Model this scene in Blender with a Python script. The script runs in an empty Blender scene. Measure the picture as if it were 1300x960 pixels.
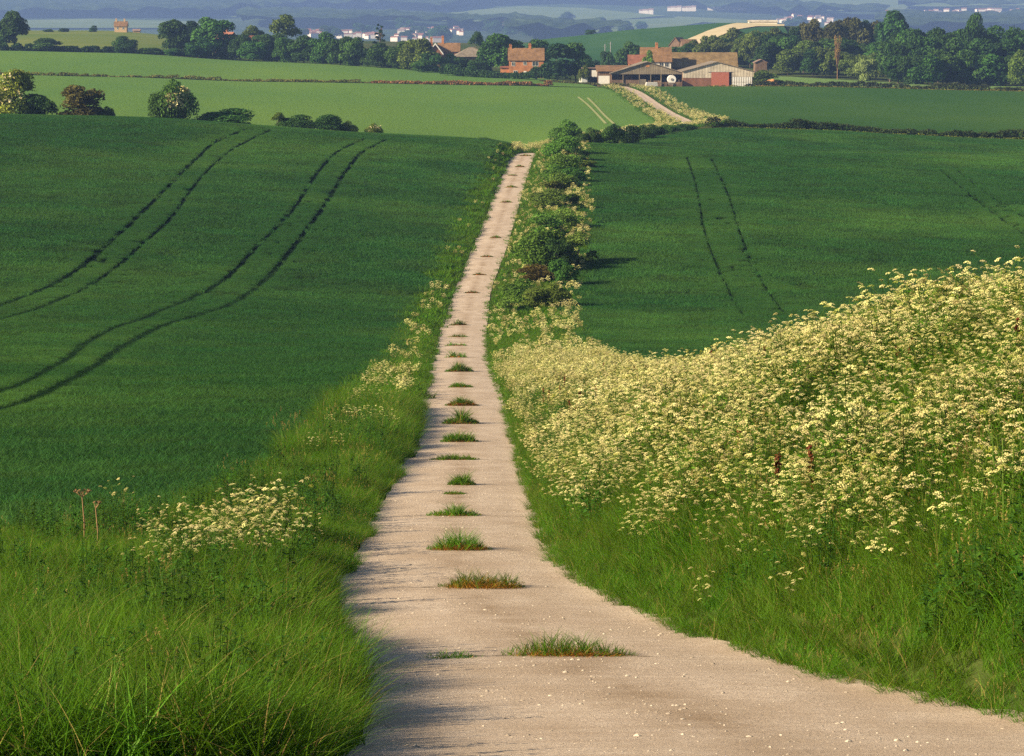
import bpy, math, random
import numpy as np
from mathutils import Vector
from mathutils.geometry import delaunay_2d_cdt

SC = bpy.context.scene
COL = SC.collection
R = np.random.default_rng(7)
random.seed(7)

# ------------------------------------------------------------------ camera
F = 3686.0                                   # focal length in photo pixels (1300 wide)
HOR = 40.0                                   # eye level in the photo
A = math.atan((480 - HOR) / F)
SA, CA = math.sin(A), math.cos(A)


def slope(py):                               # dz/dy of the view ray through row py
    c = 480 - py
    return (c * CA - F * SA) / (c * SA + F * CA)


def xfac(px, py):                            # dx/dy of the view ray
    return (px - 650) / ((480 - py) * SA + F * CA)


cam = bpy.data.cameras.new('camera')
cam.sensor_width = 36.0
cam.lens = 36.0 * F / 1300
cam.clip_start = 0.5
cam.clip_end = 30000
co = bpy.data.objects.new('camera', cam)
COL.objects.link(co)
co.location = (0, 0, 0)
co.rotation_euler = (math.pi / 2 - A, 0, 0)
SC.camera = co


# ------------------------------------------------------------------ terrain
def hermite(xs, ys):
    xs = np.asarray(xs, float); ys = np.asarray(ys, float)
    h = np.diff(xs); dl = np.diff(ys) / h
    m = np.zeros_like(ys)
    m[0], m[-1] = dl[0], dl[-1]
    for i in range(1, len(xs) - 1):
        if dl[i - 1] * dl[i] > 0:
            w1, w2 = 2 * h[i] + h[i - 1], h[i] + 2 * h[i - 1]
            m[i] = (w1 + w2) / (w1 / dl[i - 1] + w2 / dl[i])

    def f(x):
        x = np.clip(np.asarray(x, float), xs[0], xs[-1])
        i = np.clip(np.searchsorted(xs, x) - 1, 0, len(xs) - 2)
        t = (x - xs[i]) / h[i]
        return ((1 + 2 * t) * (1 - t) ** 2 * ys[i] + t * (1 - t) ** 2 * h[i] * m[i]
                + t * t * (3 - 2 * t) * ys[i + 1] + t * t * (t - 1) * h[i] * m[i + 1])
    return f


def sm(a, b, x):
    t = np.clip((np.asarray(x, float) - a) / (b - a), 0, 1)
    return t * t * (3 - 2 * t)


# the track: distance, row, left edge, right edge (measured), then metres
_rd = [(23.5, 920, 465, 1300), (27, 870, 455, 1085), (31, 834, 445, 958), (35, 800, 437, 862), (42, 742, 434, 742), (48, 700, 453, 702),
       (60.8, 650, 482, 677), (75.6, 600, 507, 664), (96, 550, 526, 650), (122, 500, 539, 636), (150, 472, 546, 625), (176, 450, 551, 618),
       (207, 418, 560, 617), (240, 378, 575, 621), (275, 322, 598, 640), (310, 281, 615, 653), (350, 240, 631, 664), (382, 215, 642, 672),
       (406, 198, 650, 679)]
_D = [-60, 0, 10, 18]; _XL = [-1.6, -1.4, -1.2, -1.15]; _XR = [7.6, 6.6, 5.9, 5.0]; _Z = [-1.2, -2.3, -3.7, -4.8]
for d, py, a, b in _rd:
    _D.append(d); _XL.append(xfac(a, py) * d); _XR.append(xfac(b, py) * d); _Z.append(slope(py) * d)
for d, c in ((430, 2.9), (450, 4.6), (500, 11), (560, 24), (610, 34), (645, 39.0), (700, 38.6), (760, 36.8), (820, 34.6), (870, 32)):
    _D.append(d); _XL.append(c - 1.6); _XR.append(c + 1.6)
XL, XR = hermite(_D, _XL), hermite(_D, _XR)
_Z += [-17.9, -19.0, -21]
ZR = hermite(_D[:len(_Z)], _Z)

# left and right field edges along the track
BL = hermite([-60, 20, 42, 52, 54.5, 61, 75, 105, 180, 220, 275, 350, 410, 430, 460], [-14, -12, -11, -10.2, -8.6, -6.9, -5.9, -6.3, -7.3, -7.8, -6.7, -4.7, -2.8, -1.4, -1])
BR = hermite([-60, 20, 45, 80, 120, 150, 207, 240, 275, 310, 350, 400, 425, 520], [12, 11, 10, 8.6, 6.4, 4.9, 4.6, 5.6, 7.0, 8.4, 9.3, 10.4, 11, 36])
BANK = hermite([-60, 20, 45, 60, 80, 100, 120, 150, 207, 275, 350, 410, 500], [2.6, 3.1, 3.85, 3.45, 2.4, 1.3, .7, .3, .3, .45, .75, 1.1, 1.2])
SL = hermite([-60, 50, 75, 110, 180, 240, 330, 430, 500], [-.06, -.06, -.03, 0, .025, .04, .055, .066, .066])
SR = hermite([-60, 80, 150, 240, 330, 430, 500], [0, 0, -.005, -.012, -.03, -.042, -.042])

_PX = np.array([-300, 0, 150, 325, 650, 740, 800, 930, 1000, 1300, 1600], float)
_T = [(500, [148, 150, 158, 170, 193, 178, 172, 166, 168, 182, 190]), (560, [146, 148, 156, 168, 184, 174, 168, 161, 163, 174, 180]),
      (600, [146, 148, 152, 163, 176, 171, 166, 158, 160, 170, 176]), (700, [124, 125, 129, 134, 145, 146, 147, 146, 147, 152, 158]),
      (850, [94, 95, 98, 104, 108, 111, 112, 112, 112, 117, 122]), (950, [74, 75, 78, 86, 96, 101, 104, 104, 103, 108, 112]),
      (1010, [64, 65, 68, 78, 90, 97, 100, 99, 96, 105, 108]), (1100, [60, 60, 60, 72, 84, 86, 87, 82, 84, 100, 104]),
      (1350, [44, 46, 46, 58, 70, 66, 58, 50, 54, 75, 80]), (1600, [38, 39, 39, 48, 54, 46, 38, 29, 31, 55, 60]),
      (1900, [46, 48, 48, 54, 60, 55, 50, 45, 45, 55, 60]), (2500, [62] * 11), (3300, [62] * 11), (4000, [54] * 11), (4600, [45] * 11),
      (5300, [36] * 11), (6200, [24] * 11), (7200, [8] * 11), (8300, [-12] * 11), (9500, [-40] * 11), (13000, [-30] * 11)]
_TF = [hermite([math.log(d) for d, _ in _T], [v[k] for _, v in _T]) for k in range(11)]


def Hfar(x, y):
    yc = np.maximum(y, 440.0)
    ld = np.log(yc)
    cols = np.stack([f(ld) for f in _TF])
    px = np.clip(650 + x / yc * 3705.0, _PX[0], _PX[-1] - 1e-6)
    i = np.clip(np.searchsorted(_PX, px) - 1, 0, 9)
    t = (px - _PX[i]) / (_PX[i + 1] - _PX[i])
    t = t * t * (3 - 2 * t) * .5 + t * .5
    idx = np.arange(px.size).reshape(px.shape)
    c = cols.reshape(11, -1)
    v0 = c[i.ravel(), idx.ravel()].reshape(px.shape); v1 = c[(i + 1).ravel(), idx.ravel()].reshape(px.shape)
    return slope(v0 * (1 - t) + v1 * t) * yc


def Hnear(x, y):
    z = ZR(y)
    xl, xr = XL(y), XR(y)
    e = np.maximum(xl - x, 0)
    vw = np.maximum(xl - BL(y), 1.0)
    ef = np.maximum(e - vw, 0)
    ef = 120 * (1 - np.exp(-ef / 120 * 1.0)) * 1.12
    left = .18 * sm(0, 1.2, e) + SL(y) * (np.minimum(e, vw) * .8 + ef) + (np.where(y > 330, sm(330, 430, y), 0)) * 1.2 * sm(0, 4, e)
    r = np.maximum(x - xr, 0)
    bw = np.maximum(BR(y) - xr, 1.5)
    t = np.clip(r / bw, 0, 1)
    right = BANK(y) * (1 - (1 - t) ** 1.7) + SR(y) * 120 * (1 - np.exp(-np.maximum(r - bw, 0) / 120)) * 1.1
    crown = .04 * np.clip(1 - ((x - (xl + xr) / 2) / np.maximum((xr - xl) / 2, .1)) ** 2, 0, 1)
    und = .22 * np.sin(x * .11 + y * .017) * np.sin(y * .06 + 1.3) * sm(3, 15, np.maximum(e, r))
    return z + left + right + crown + und


def H(x, y):
    x, y = np.broadcast_arrays(np.asarray(x, float), np.asarray(y, float))
    b = sm(432, 500, y)
    return Hnear(x, y) * (1 - b) + Hfar(x, y) * b


_DG = np.geomspace(16, 11500, 9000)


def at(px, py, off=0.0, dmin=16.0):
    """world point where the view ray through a photo pixel meets the land (+off)"""
    dg = _DG[_DG >= dmin]
    k, s = xfac(px, py), slope(py)
    g = s * dg - (H(k * dg, dg) + off)
    hit = np.nonzero(g <= 0)[0]
    i = hit[0] if len(hit) else len(dg) - 1
    if i > 0:
        t = g[i - 1] / (g[i - 1] - g[i] + 1e-12)
        d = dg[i - 1] + (dg[i] - dg[i - 1]) * np.clip(t, 0, 1)
    else:
        d = dg[0]
    return float(k * d), float(d), float(H(k * d, d)) + off


def pos(px, d, py=100):
    x = float(xfac(px, py) * d)
    return x, float(d), float(H(x, d))


# ------------------------------------------------------------------ helpers
def tag(o, label=None, cat=None, group=None, kind=None):
    if label: o['label'] = label
    if cat: o['category'] = cat
    if group: o['group'] = group
    if kind: o['kind'] = kind
    return o


def link(o, parent=None):
    COL.objects.link(o)
    if parent is not None: o.parent = parent
    return o


def mesh_np(name, V, Q, mats, midx=None, tint=None, smooth=False, extra=None):
    """V (n,3); Q list of face arrays (m,3)/(m,4)"""
    V = np.asarray(V, np.float32)
    if isinstance(Q, np.ndarray): Q = [Q]
    Q = [np.asarray(q, np.int32) for q in Q if len(q)]
    me = bpy.data.meshes.new(name)
    me.vertices.add(len(V)); me.vertices.foreach_set('co', V.ravel())
    if Q:
        lv = np.concatenate([q.ravel() for q in Q])
        cnt = np.concatenate([np.full(len(q), q.shape[1], np.int32) for q in Q])
        st = np.concatenate([[0], np.cumsum(cnt)[:-1]]).astype(np.int32)
        me.loops.add(len(lv)); me.loops.foreach_set('vertex_index', lv)
        me.polygons.add(len(cnt)); me.polygons.foreach_set('loop_start', st)
        if midx is not None: me.polygons.foreach_set('material_index', np.asarray(midx, np.int32))
        me.polygons.foreach_set('use_smooth', np.full(len(cnt), bool(smooth)))
    me.update(calc_edges=True)
    for m in (mats if isinstance(mats, (list, tuple)) else [mats]): me.materials.append(m)
    if tint is not None:
        a = me.attributes.new('tint', 'FLOAT', 'POINT'); a.data.foreach_set('value', np.asarray(tint, np.float32))
    for k, v in (extra or {}).items():
        a = me.attributes.new(k, 'FLOAT', 'POINT'); a.data.foreach_set('value', np.asarray(v, np.float32))
    me.validate()
    return me


def mobj(name, me, parent=None):
    return link(bpy.data.objects.new(name, me), parent)


def empty(name, loc, rz=0, scale=(1, 1, 1)):
    o = bpy.data.objects.new(name, None)
    o.empty_display_size = .3
    o.location = loc; o.rotation_euler = (0, 0, rz); o.scale = scale
    return link(o)


class Geo:
    """collects quads/tubes with numpy, several materials"""
    def __init__(s): s.V = []; s.Q4 = []; s.Q3 = []; s.T = []; s.n = 0; s.m4 = []; s.m3 = []

    def add(s, V, Q, tint=None, m=0):
        V = np.asarray(V, float); Q = np.asarray(Q, int)
        s.V.append(V)
        t = np.zeros(len(V)) if tint is None else np.broadcast_to(np.asarray(tint, float), (len(V),))
        s.T.append(t)
        if Q.shape[1] == 4: s.Q4.append(Q + s.n); s.m4.append(np.full(len(Q), m))
        else: s.Q3.append(Q + s.n); s.m3.append(np.full(len(Q), m))
        s.n += len(V)

    def mesh(s, name, mats, smooth=False):
        Q = []; mi = []
        if s.Q4: Q.append(np.concatenate(s.Q4)); mi.append(np.concatenate(s.m4))
        if s.Q3: Q.append(np.concatenate(s.Q3)); mi.append(np.concatenate(s.m3))
        return mesh_np(name, np.concatenate(s.V), Q, mats, np.concatenate(mi), np.concatenate(s.T), smooth)


def tube(P, rad, n=5):
    P = np.asarray(P, float); rad = np.broadcast_to(np.asarray(rad, float), (len(P),))
    V = []
    for i in range(len(P)):
        t = P[min(i + 1, len(P) - 1)] - P[max(i - 1, 0)]
        t = t / (np.linalg.norm(t) + 1e-9)
        u = np.cross(t, [1, 0, 0] if abs(t[0]) < .8 else [0, 1, 0]); u /= np.linalg.norm(u)
        w = np.cross(t, u)
        for k in range(n):
            a = 2 * math.pi * k / n
            V.append(P[i] + rad[i] * (math.cos(a) * u + math.sin(a) * w))
    Q = []
    for i in range(len(P) - 1):
        for k in range(n):
            Q.append([i * n + k, i * n + (k + 1) % n, (i + 1) * n + (k + 1) % n, (i + 1) * n + k])
    return np.array(V), np.array(Q)


def blades(rng, n, base, h, w, lean, curl, seg=3):
    """n grass blades; base(n,2) positions; arrays h,w,lean,curl"""
    ang = rng.uniform(0, 2 * math.pi, n)
    dx, dy = np.cos(ang), np.sin(ang)
    V = np.zeros((n, seg + 1, 2, 3))
    fa = rng.uniform(0, math.pi, n)             # facing of the blade's flat
    for k in range(seg + 1):
        t = k / seg
        out = lean * t * h + curl * h * t * t
        z = h * (t - .35 * np.clip(curl, 0, 2) * t * t)
        ww = w * (1 - t ** 1.6 * .93)
        for s_, sg in ((0, -1), (1, 1)):
            V[:, k, s_, 0] = base[:, 0] + dx * out + sg * ww * .5 * np.cos(fa)
            V[:, k, s_, 1] = base[:, 1] + dy * out + sg * ww * .5 * np.sin(fa)
            V[:, k, s_, 2] = z
    b = (np.arange(n) * (seg + 1) * 2)[:, None]
    Q = np.concatenate([b + np.array([2 * k, 2 * k + 1, 2 * k + 3, 2 * k + 2]) for k in range(seg)])
    return V.reshape(-1, 3), Q


def leaf_cloud(rng, C, RD, n, size, shell=.6, out=.9, asp=.62):
    C = np.asarray(C, float); RD = np.asarray(RD, float)
    if RD.ndim == 1: RD = np.repeat(RD[:, None], 3, 1)
    p = RD[:, 0] * RD[:, 1] + RD[:, 2] * RD[:, 0]; p = p / p.sum()
    k = rng.choice(len(C), n, p=p)
    d = rng.normal(size=(n, 3)); d /= np.linalg.norm(d, axis=1)[:, None]
    d[:, 2] = np.where((d[:, 2] < -.5), -d[:, 2], d[:, 2])
    rr = shell + (1.05 - shell) * rng.random(n) ** .6
    P = C[k] + d * RD[k] * rr[:, None]
    nn = d * out + rng.normal(size=(n, 3)) * .6
    nn /= np.linalg.norm(nn, axis=1)[:, None]
    t = np.cross(nn, rng.normal(size=(n, 3))); t /= np.linalg.norm(t, axis=1)[:, None]
    b = np.cross(nn, t)
    s = size * rng.uniform(.55, 1.4, n)[:, None]
    bend = nn * s * .25
    V = np.stack([P + t * s - bend, P + b * s * asp, P - t * s - bend, P - b * s * asp], 1).reshape(-1, 3)
    Q = np.arange(n * 4).reshape(n, 4)
    lobe = rng.uniform(-.35, .35, len(C))
    ti = np.clip(.5 + lobe[k] + rng.normal(0, .22, n), 0, 1)
    return V, Q, np.repeat(ti, 4)


# ------------------------------------------------------------------ materials
def new_mat(name):
    m = bpy.data.materials.new(name); m.use_nodes = True
    nt = m.node_tree; nt.nodes.clear()
    return m, nt, nt.nodes, nt.links


def nd(nt, typ, **kw):
    n = nt.nodes.new(typ)
    for k, v in kw.items():
        if k.startswith('i_'):
            key = k[2:]
            n.inputs[int(key) if key.isdigit() else key.replace('_', ' ')].default_value = v
        else: setattr(n, k, v)
    return n


def mix(nt, f, a, b, typ='MIX'):
    n = nt.nodes.new('ShaderNodeMix'); n.data_type = 'RGBA'; n.blend_type = typ
    for s, v in ((0, f), (6, a), (7, b)):
        if hasattr(v, 'links'): nt.links.new(v, n.inputs[s])
        elif s == 0: n.inputs[0].default_value = v
        else: n.inputs[s].default_value = (*v, 1) if len(v) == 3 else v
    return n.outputs[2]


def maprange(nt, v, a, b, c=0, d=1):
    n = nt.nodes.new('ShaderNodeMapRange'); n.clamp = True
    nt.links.new(v, n.inputs[0])
    for i, x in enumerate((a, b, c, d)): n.inputs[i + 1].default_value = x
    return n.outputs[0]


def noise_tex(nt, scale, detail=3, rough=.55, vec=None, dist=0):
    n = nd(nt, 'ShaderNodeTexNoise'); n.inputs['Scale'].default_value = scale
    n.inputs['Detail'].default_value = detail; n.inputs['Roughness'].default_value = rough; n.inputs['Distortion'].default_value = dist
    if vec is None: vec = nd(nt, 'ShaderNodeNewGeometry').outputs['Position']
    nt.links.new(vec, n.inputs['Vector'])
    return n.outputs['Fac']


def stretch(nt, sx, sy, sz, src=None):
    m = nd(nt, 'ShaderNodeMapping'); m.inputs['Scale'].default_value = (sx, sy, sz)
    nt.links.new(src if src is not None else nd(nt, 'ShaderNodeNewGeometry').outputs['Position'], m.inputs['Vector'])
    return m.outputs[0]


def attr(nt, name):
    n = nd(nt, 'ShaderNodeAttribute'); n.attribute_name = name
    return n.outputs['Fac']


def leafy(name, lo, hi, patch=None, patch_scale=.05, trans=.3, rough=.6, straw=None, objcol=False, rnd=.3, spec=.08):
    """plant material: colour by leaf tint, by instance and by world-space patches"""
    m, nt, N, L = new_mat(name)
    c = mix(nt, attr(nt, 'tint'), lo, hi)
    if patch is not None:
        f = maprange(nt, noise_tex(nt, patch_scale, 3, .6), .45, .68)
        c = mix(nt, f, c, patch) if len(patch) == 3 else c
    if straw is not None:
        f = maprange(nt, attr(nt, 'tint'), .93, .96)
        c = mix(nt, f, c, straw)
    oi = nd(nt, 'ShaderNodeObjectInfo')
    if objcol: c = mix(nt, 1.0, c, oi.outputs['Color'], 'MULTIPLY')
    g = nd(nt, 'ShaderNodeHueSaturation'); L.new(c, g.inputs['Color'])
    L.new(maprange(nt, oi.outputs['Random'], 0, 1, 1 - rnd, 1 + rnd), g.inputs['Value'])
    L.new(maprange(nt, oi.outputs['Random'], 0, 1, .485, .515), g.inputs['Hue'])
    p = nd(nt, 'ShaderNodeBsdfPrincipled'); L.new(g.outputs[0], p.inputs['Base Color'])
    p.inputs['Roughness'].default_value = rough; p.inputs['Specular IOR Level'].default_value = spec
    t = nd(nt, 'ShaderNodeBsdfTranslucent'); L.new(g.outputs[0], t.inputs['Color'])
    ms = nd(nt, 'ShaderNodeMixShader'); ms.inputs[0].default_value = trans
    L.new(p.outputs[0], ms.inputs[1]); L.new(t.outputs[0], ms.inputs[2])
    o = nd(nt, 'ShaderNodeOutputMaterial'); L.new(ms.outputs[0], o.inputs['Surface'])
    return m


def solid(name, c, c2=None, scale=1.0, rough=.8, detail=4, sx=(1, 1, 1), bump=0, bscale=None, spec=.3, metal=0, obj=False, lo=.35, hi=.65, c3=None, scale3=.1):
    m, nt, N, L = new_mat(name)
    src = nd(nt, 'ShaderNodeTexCoord').outputs['Object'] if obj else None
    v = stretch(nt, *sx, src=src)
    p = nd(nt, 'ShaderNodeBsdfPrincipled')
    p.inputs['Roughness'].default_value = rough; p.inputs['Specular IOR Level'].default_value = spec; p.inputs['Metallic'].default_value = metal
    if c2 is not None:
        f = maprange(nt, noise_tex(nt, scale, detail, .6, v), lo, hi)
        cc = mix(nt, f, c, c2)
        if c3 is not None:
            cc = mix(nt, maprange(nt, noise_tex(nt, scale3, 3, .5), .42, .68), cc, c3)
        L.new(cc, p.inputs['Base Color'])
    else: p.inputs['Base Color'].default_value = (*c, 1)
    if bump:
        b = nd(nt, 'ShaderNodeBump'); b.inputs['Strength'].default_value = 1; b.inputs['Distance'].default_value = bump
        L.new(noise_tex(nt, bscale or scale, 4, .6, v), b.inputs['Height']); L.new(b.outputs[0], p.inputs['Normal'])
    o = nd(nt, 'ShaderNodeOutputMaterial'); L.new(p.outputs[0], o.inputs['Surface'])
    return m


def tiles_mat(name, c, c2, mortar, sx, sz, bump=.03, axis='xz'):
    """bricks / roof tiles / boards in object space"""
    m, nt, N, L = new_mat(name)
    tc = nd(nt, 'ShaderNodeTexCoord')
    sp = nd(nt, 'ShaderNodeSeparateXYZ'); L.new(tc.outputs['Object'], sp.inputs[0])
    cb = nd(nt, 'ShaderNodeCombineXYZ')
    ad = nd(nt, 'ShaderNodeMath', operation='ADD'); L.new(sp.outputs[0], ad.inputs[0]); L.new(sp.outputs[1], ad.inputs[1])
    L.new(ad.outputs[0], cb.inputs[0]); L.new(sp.outputs[2], cb.inputs[1])
    b = nd(nt, 'ShaderNodeTexBrick'); L.new(cb.outputs[0], b.inputs['Vector'])
    b.inputs['Color1'].default_value = (*c, 1); b.inputs['Color2'].default_value = (*c2, 1); b.inputs['Mortar'].default_value = (*mortar, 1)
    b.inputs['Scale'].default_value = 1; b.inputs['Brick Width'].default_value = sx; b.inputs['Row Height'].default_value = sz
    b.inputs['Mortar Size'].default_value = min(sx, sz) * .07
    n = maprange(nt, noise_tex(nt, .5, 5, .65, tc.outputs['Object']), .3, .72, .6, 1.3)
    g = nd(nt, 'ShaderNodeHueSaturation'); L.new(b.outputs[0], g.inputs['Color']); L.new(n, g.inputs['Value'])
    p = nd(nt, 'ShaderNodeBsdfPrincipled'); L.new(g.outputs[0], p.inputs['Base Color']); p.inputs['Roughness'].default_value = .85
    p.inputs['Specular IOR Level'].default_value = .2
    o = nd(nt, 'ShaderNodeOutputMaterial'); L.new(p.outputs[0], o.inputs['Surface'])
    return m


M = {}
M['crop_rut_shade'] = leafy('trodden_wheat_leaf_shade', (.007, .026, .007), (.016, .048, .013), None, trans=.2, rnd=.2, spec=.05)  # darker greens stand in for the shade inside the wheel ruts
M['crop'] = leafy('wheat_leaf', (.018, .066, .014), (.056, .152, .032), (.072, .165, .030), .035, .28, .6, rnd=.26, spec=.05)
M['grass'] = leafy('verge_grass_blade', (.028, .088, .004), (.125, .26, .011), (.095, .18, .011), .45, .35, .5, straw=(.34, .26, .08), rnd=.3)
M['grass_dry'] = leafy('dry_grass_blade', (.24, .085, .014), (.40, .17, .03), None, trans=.2, rnd=.2)
M['stem'] = leafy('cow_parsley_stem', (.05, .10, .012), (.10, .16, .02), None, trans=.2, rnd=.25)
M['umbel'] = leafy('cow_parsley_umbel', (.22, .245, .028), (.77, .67, .29), (.82, .74, .36), .55, trans=.25, rnd=.18, rough=.8, spec=.1)
M['weed'] = leafy('nettle_leaf', (.028, .080, .008), (.075, .165, .018), None, trans=.3, rnd=.25)
M['dock'] = leafy('red_dock_seed', (.11, .035, .015), (.17, .055, .02), None, trans=.15, rnd=.3)
M['foliage'] = leafy('tree_foliage', (.45, .45, .45), (1.3, 1.3, 1.25), None, trans=.32, objcol=True, rnd=.12, rough=.6, spec=.08)
M['blossom'] = leafy('hawthorn_blossom', (.5, .42, .18), (.75, .68, .42), None, trans=.2, rnd=.1, rough=.8)
M['bark'] = solid('bark', (.06, .045, .03), (.11, .085, .06), 6, .9, obj=True)
M['soil'] = solid('ground_soil_and_grass', (.035, .065, .014), (.06, .085, .02), .8, .95, spec=0, c3=(.09, .09, .03), scale3=.03)
M['field_floor'] = solid('crop_floor', (.008, .022, .007), (.012, .028, .009), 2.0, .95, spec=0)
M['road'] = None
M['light_field'] = None
M['olive'] = solid('olive_pasture', (.12, .16, .035), (.17, .19, .05), .02, .95, spec=0, c3=(.10, .15, .03), scale3=.006)
M['pale_field'] = solid('pale_far_field', (.10, .15, .05), (.15, .19, .07), .006, .95, spec=0)
M['cream_field'] = solid('cream_stubble', (.50, .41, .24), (.58, .48, .30), .05, .95, spec=0)
M['dark_hill'] = solid('dark_green_hill_field', (.030, .085, .032), (.045, .105, .036), .04, .95, spec=0, sx=(1, .3, 1))
M['far_ground'] = solid('far_land', (.030, .055, .022), (.06, .09, .035), .004, .95, spec=0)
M['woods'] = solid('far_woods', (.012, .026, .010), (.045, .070, .022), .05, .95, spec=0)
M['chalk'] = solid('chalk', (.72, .66, .52), (.8, .74, .6), .2, .95)
M['brick'] = tiles_mat('orange_brick', (.42, .15, .055), (.50, .19, .07), (.40, .26, .16), .45, .15)
M['brick_dark'] = tiles_mat('dark_brick', (.20, .085, .045), (.24, .10, .05), (.22, .15, .11), .45, .15)
M['tile_brown'] = tiles_mat('brown_roof_tiles', (.22, .12, .055), (.28, .16, .075), (.10, .06, .03), .35, .3)
M['tile_moss'] = tiles_mat('mossy_roof_tiles', (.20, .135, .06), (.25, .17, .075), (.10, .07, .035), .4, .35)
M['tile_red'] = tiles_mat('red_roof_tiles', (.27, .11, .065), (.23, .09, .055), (.14, .06, .035), .35, .3)
M['asbestos'] = tiles_mat('grey_sheet_roof', (.22, .18, .13), (.26, .21, .155), (.14, .115, .09), 1.1, 9)
M['boards'] = tiles_mat('pale_timber_boards', (.52, .45, .34), (.64, .56, .43), (.2, .165, .12), .9, 12)
M['boards_brown'] = tiles_mat('brown_timber_boards', (.16, .10, .06), (.21, .135, .08), (.06, .04, .03), .6, 12)
M['boards_grey'] = tiles_mat('grey_timber_boards', (.22, .18, .12), (.27, .22, .15), (.12, .095, .07), .7, 12)
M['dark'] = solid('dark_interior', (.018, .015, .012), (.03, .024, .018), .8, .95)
M['red_door'] = solid('red_door_paint', (.36, .11, .065), (.42, .14, .085), 2, .7, obj=True)
M['white'] = solid('white_paint', (.78, .76, .70), (.68, .66, .6), 2, .6, obj=True)
M['glass'] = solid('window_glass', (.04, .05, .06), None, rough=.1, spec=.6)
M['metal'] = solid('dull_metal', (.25, .25, .24), (.32, .31, .3), 3, .5, metal=.4)
M['tyre'] = solid('black_rubber', (.02, .02, .02), None, rough=.9)
M['render'] = solid('pale_render_wall', (.74, .68, .56), (.66, .6, .48), .5, .9)
M['tan'] = solid('tan_wall', (.45, .30, .15), (.52, .35, .18), 1, .9)
M['slate'] = solid('town_roof', (.20, .13, .10), (.26, .18, .15), .3, .9)
M['hay'] = solid('orange_soil_heap', (.40, .16, .05), (.52, .27, .10), 1.2, .95)
M['stone'] = solid('flint_stone', (.24, .19, .14), (.62, .54, .43), 9, .9)
M['dirt'] = solid('joint_dirt', (.16, .115, .07), (.25, .19, .12), 12, .95)


def road_mat():
    m, nt, N, L = new_mat('chalk_track_surface')
    v = attr(nt, 'across')
    base = mix(nt, maprange(nt, noise_tex(nt, 11, 8, .85), .34, .66), (.38, .295, .215), (.76, .635, .505))
    big = maprange(nt, noise_tex(nt, .9, 4, .6, stretch(nt, 1, .45, 1)), .38, .66)
    base = mix(nt, big, base, (.41, .315, .225))
    lump = maprange(nt, noise_tex(nt, 4.5, 6, .8), .36, .64)
    base = mix(nt, nd_mul(nt, lump, .5), base, (.44, .34, .245))
    grit = maprange(nt, noise_tex(nt, 55, 3, .7), .62, .7)
    base = mix(nt, grit, base, (.80, .72, .58))
    pit = maprange(nt, noise_tex(nt, 38, 3, .7), .36, .30)
    base = mix(nt, pit, base, (.19, .13, .085))
    bars = maprange(nt, noise_tex(nt, 1.0, 5, .7, stretch(nt, .5, 5.5, 1)), .40, .68)
    base = mix(nt, nd_mul(nt, bars, .38), base, (.33, .235, .165))
    cen = maprange(nt, v, .32, .0)
    cen = nd_mul2(nt, cen, maprange(nt, noise_tex(nt, .7, 4, .65), .35, .65))
    base = mix(nt, nd_mul(nt, cen, .85), base, (.26, .18, .11))
    p = nd(nt, 'ShaderNodeBsdfPrincipled'); L.new(base, p.inputs['Base Color'])
    p.inputs['Roughness'].default_value = .9; p.inputs['Specular IOR Level'].default_value = .15
    b = nd(nt, 'ShaderNodeBump'); b.inputs['Distance'].default_value = .02; b.inputs['Strength'].default_value = .8
    L.new(noise_tex(nt, 22, 6, .75), b.inputs['Height']); L.new(b.outputs[0], p.inputs['Normal'])
    o = nd(nt, 'ShaderNodeOutputMaterial'); L.new(p.outputs[0], o.inputs['Surface'])
    return m


def nd_mul(nt, a, k):
    n = nd(nt, 'ShaderNodeMath', operation='MULTIPLY'); nt.links.new(a, n.inputs[0]); n.inputs[1].default_value = k
    return n.outputs[0]


def nd_mul2(nt, a, b):
    n = nd(nt, 'ShaderNodeMath', operation='MULTIPLY'); nt.links.new(a, n.inputs[0]); nt.links.new(b, n.inputs[1])
    return n.outputs[0]


M['road'] = road_mat()


def crop_sheet(name, a, b, c, s1=.35, s2=.015):
    m, nt, N, L = new_mat(name)
    fine = maprange(nt, noise_tex(nt, s1 * 6, 4, .7), .3, .7)
    c1 = mix(nt, fine, a, b)
    c1 = mix(nt, maprange(nt, noise_tex(nt, s2, 4, .6, stretch(nt, 1, .4, 1)), .4, .68), c1, c)
    p = nd(nt, 'ShaderNodeBsdfPrincipled'); L.new(c1, p.inputs['Base Color']); p.inputs['Roughness'].default_value = .8
    p.inputs['Specular IOR Level'].default_value = 0
    bp = nd(nt, 'ShaderNodeBump'); bp.inputs['Distance'].default_value = .35; bp.inputs['Strength'].default_value = .7
    L.new(noise_tex(nt, s1 * 4, 5, .7), bp.inputs['Height']); L.new(bp.outputs[0], p.inputs['Normal'])
    o = nd(nt, 'ShaderNodeOutputMaterial'); L.new(p.outputs[0], o.inputs['Surface'])
    return m


M['light_field'] = crop_sheet('light_green_barley', (.074, .150, .034), (.112, .212, .042), (.120, .205, .036))
M['mid_field'] = crop_sheet('mid_green_crop', (.026, .076, .015), (.044, .104, .021), (.054, .112, .020))
M['pale_strip'] = crop_sheet('pale_green_pasture', (.12, .20, .055), (.16, .24, .07), (.12, .21, .05))

# ------------------------------------------------------------------ scatter (uncountable ground cover only)
def source(name, me):
    return bpy.data.objects.new(name, me)     # not linked: only a template for the scatter


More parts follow.
